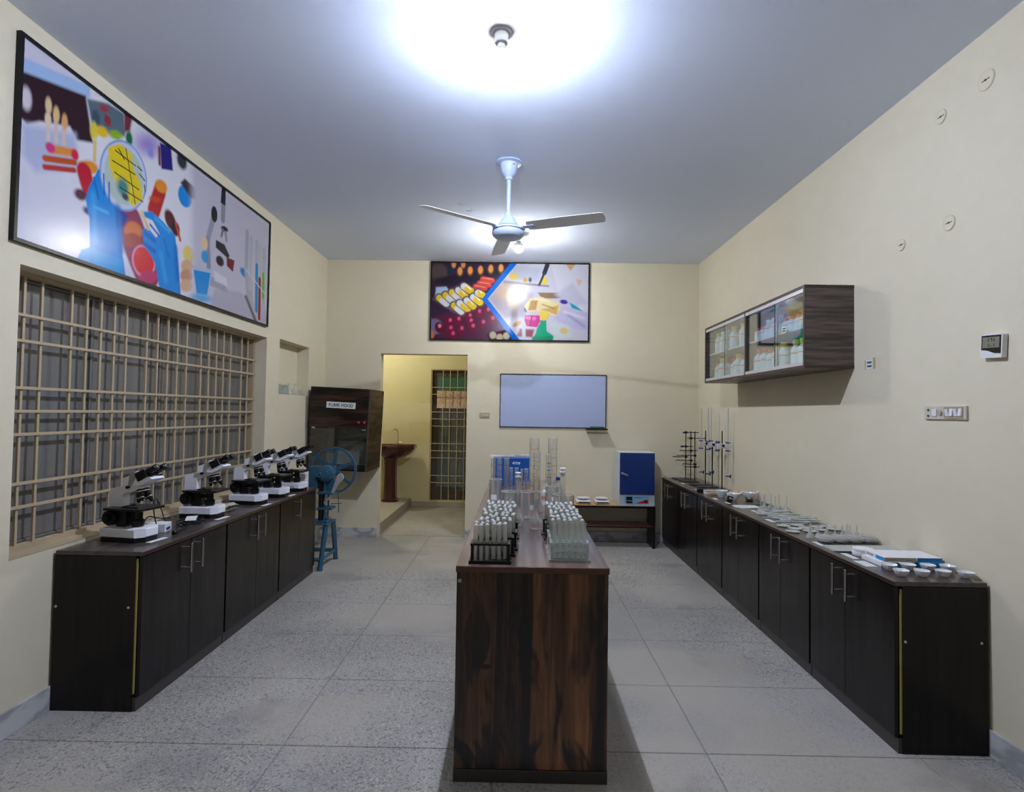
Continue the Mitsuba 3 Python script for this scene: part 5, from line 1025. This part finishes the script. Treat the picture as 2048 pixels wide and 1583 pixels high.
rstand('iron retort stand with rings, farthest in the corner', 1.955, 6.66, [(.555 - .02, -.030, .150, 'c'), (.375, -.055, .08, 'c'), (.255, -.15, .02, 'r')])
rstand('iron retort stand with rings, second from the corner', 1.975, 6.53, [(.475, -.020, .165, 'c'), (.335, -.130, .06, 's'), (.225, -.165, .02, 'r')])
rstand('iron retort stand with rings, third from the corner', 1.975, 6.385, [(.290, -.20, .0, 's'), (.195, -.14, .02, 'r'), (.165, -.12, .05, 's')])
def bstand(label, x, y, h):
    P = [Part('base', bx(-.155, .045, -.062, .062, 0, .012, .002), 'm_iron', False), Part('rod', cyl(.0052, .012, h, 12), 'm_black', 40)]
    cl = [Part('clamp_body', mv(bx(-.055, .055, -.022, -.010, -.012, .030, .004), 0, 0, .430), 'm_white', False), Part('clamp_knob', mv(to_y(cyl(.012, -.040, -.022, 14)), 0, 0, .440), 'm_black', 40)]
    for s in (-1, 1):
        for z in (.395, .475):
            cl.append(Part('clamp_pad', mv(cat(bx(s * .052 - .020, s * .052 + .020, -.022, -.010, 0, .008, .002), bx(s * .052 - .020, s * .052 + .020, -.004, .008, .004, .012, .002)), 0, -.004, z - .012), 'm_clip_blue', False))
    for s in (-1, 1): cl.append(Part('clamp_arm', tube([(s * .030, -.016, .425), (s * .052, -.016, .400), (s * .052, -.016, .395)], .003, 6), 'm_white', 40)); cl.append(Part('clamp_arm', tube([(s * .030, -.016, .445), (s * .052, -.016, .47), (s * .052, -.016, .478)], .003, 6), 'm_white', 40))
    thing('burette_stand', label, 'stand', P + cl, tr(x, y, RZ))
bstand('burette stand with a blue-tipped double clamp, next to the retort stands', 2.000, 6.10, .575)
bstand('burette stand with a blue-tipped double clamp, middle one of the three', 2.010, 5.915, .42)
bstand('burette stand with a blue-tipped double clamp, nearest the mortars', 2.035, 5.71, .585)
def bur():
    return [Part('tube', lathe([(.0058, .11), (.0058, .76), (.0066, .765), (.0056, .765), (.0048, .76), (.0048, .11)], 14), 'm_hazy_glass', 40), Part('tip', lathe([(.0012, .0), (.0022, .05), (.003, .08), (.0, .081)], 10), 'm_hazy_glass', 40),
            Part('stopcock', cat(mv(to_x(cyl(.0055, -.02, .02, 12)), 0, 0, .095), tf(bx(.018, .030, -.006, .006, -.02, .02, .003), tr(0, 0, .095) @ rx(35))), 'm_clip_blue', 40)]
bpp = bur()
for x, y, l in ((1.948, 6.080, 'glass burette left of the stand next to the retort stands'), (2.052, 6.080, 'glass burette right of the stand next to the retort stands'), (1.958, 5.895, 'glass burette left of the middle stand'), (2.087, 5.690, 'glass burette right of the stand nearest the mortars')):
    thing('burette', l, 'burette', bpp, tr(x, y, RZ + .045))

# ------------------------------------------------------------------ niche in the left wall
nx = XL - .055
P = [Part('base', bx(-.05, .05, -.10, .10, 0, .008), 'm_acrylic', False), Part('top_plate', bx(-.045, .045, -.10, .10, .085, .090), 'm_acrylic', False), Part('end_plate', bx(-.045, .045, -.10, -.094, .008, .10), 'm_hazy_glass', False), Part('end_plate', bx(-.045, .045, .094, .10, .008, .10), 'm_hazy_glass', False)]
thing('specimen_rack', 'clear acrylic tube rack standing in the wall niche', 'rack', P, tr(nx, 5.655, NZ0))
nt_ = mikit.ply(lathe([(0, 0), (.012, 0), (.013, .003), (.013, .072), (.012, .072), (.012, .004), (0, .002)], 16), 'm_tube_glass', 40)
for i in range(3):
    thing('specimen_tube', f'short clear tube in the acrylic rack of the niche, {left(i, 3)}', 'tube', Part('t', None, None, ply=nt_), tr(nx, 5.595 + .06 * i, NZ0 + .0085), 'glass tubes in the niche rack')
cf = lathe(wallp([(0, 0), (.044, 0), (.048, .006), (.030, .055), (.014, .085), (.013, .115), (.017, .12)]), 26)
for y, l in ((5.86, 'conical glass flask in the niche beside the acrylic rack'), (6.03, 'conical glass flask in the niche, the one farther from the rack')):
    thing('conical_flask', l, 'flask', Part('v', cf, 'm_glass', 40), tr(nx, y, NZ0))
thing('beaker', 'low glass beaker at the far end of the niche', 'beaker', Part('v', beaker(.035, .06), 'm_glass', 40), tr(nx, 6.15, NZ0))
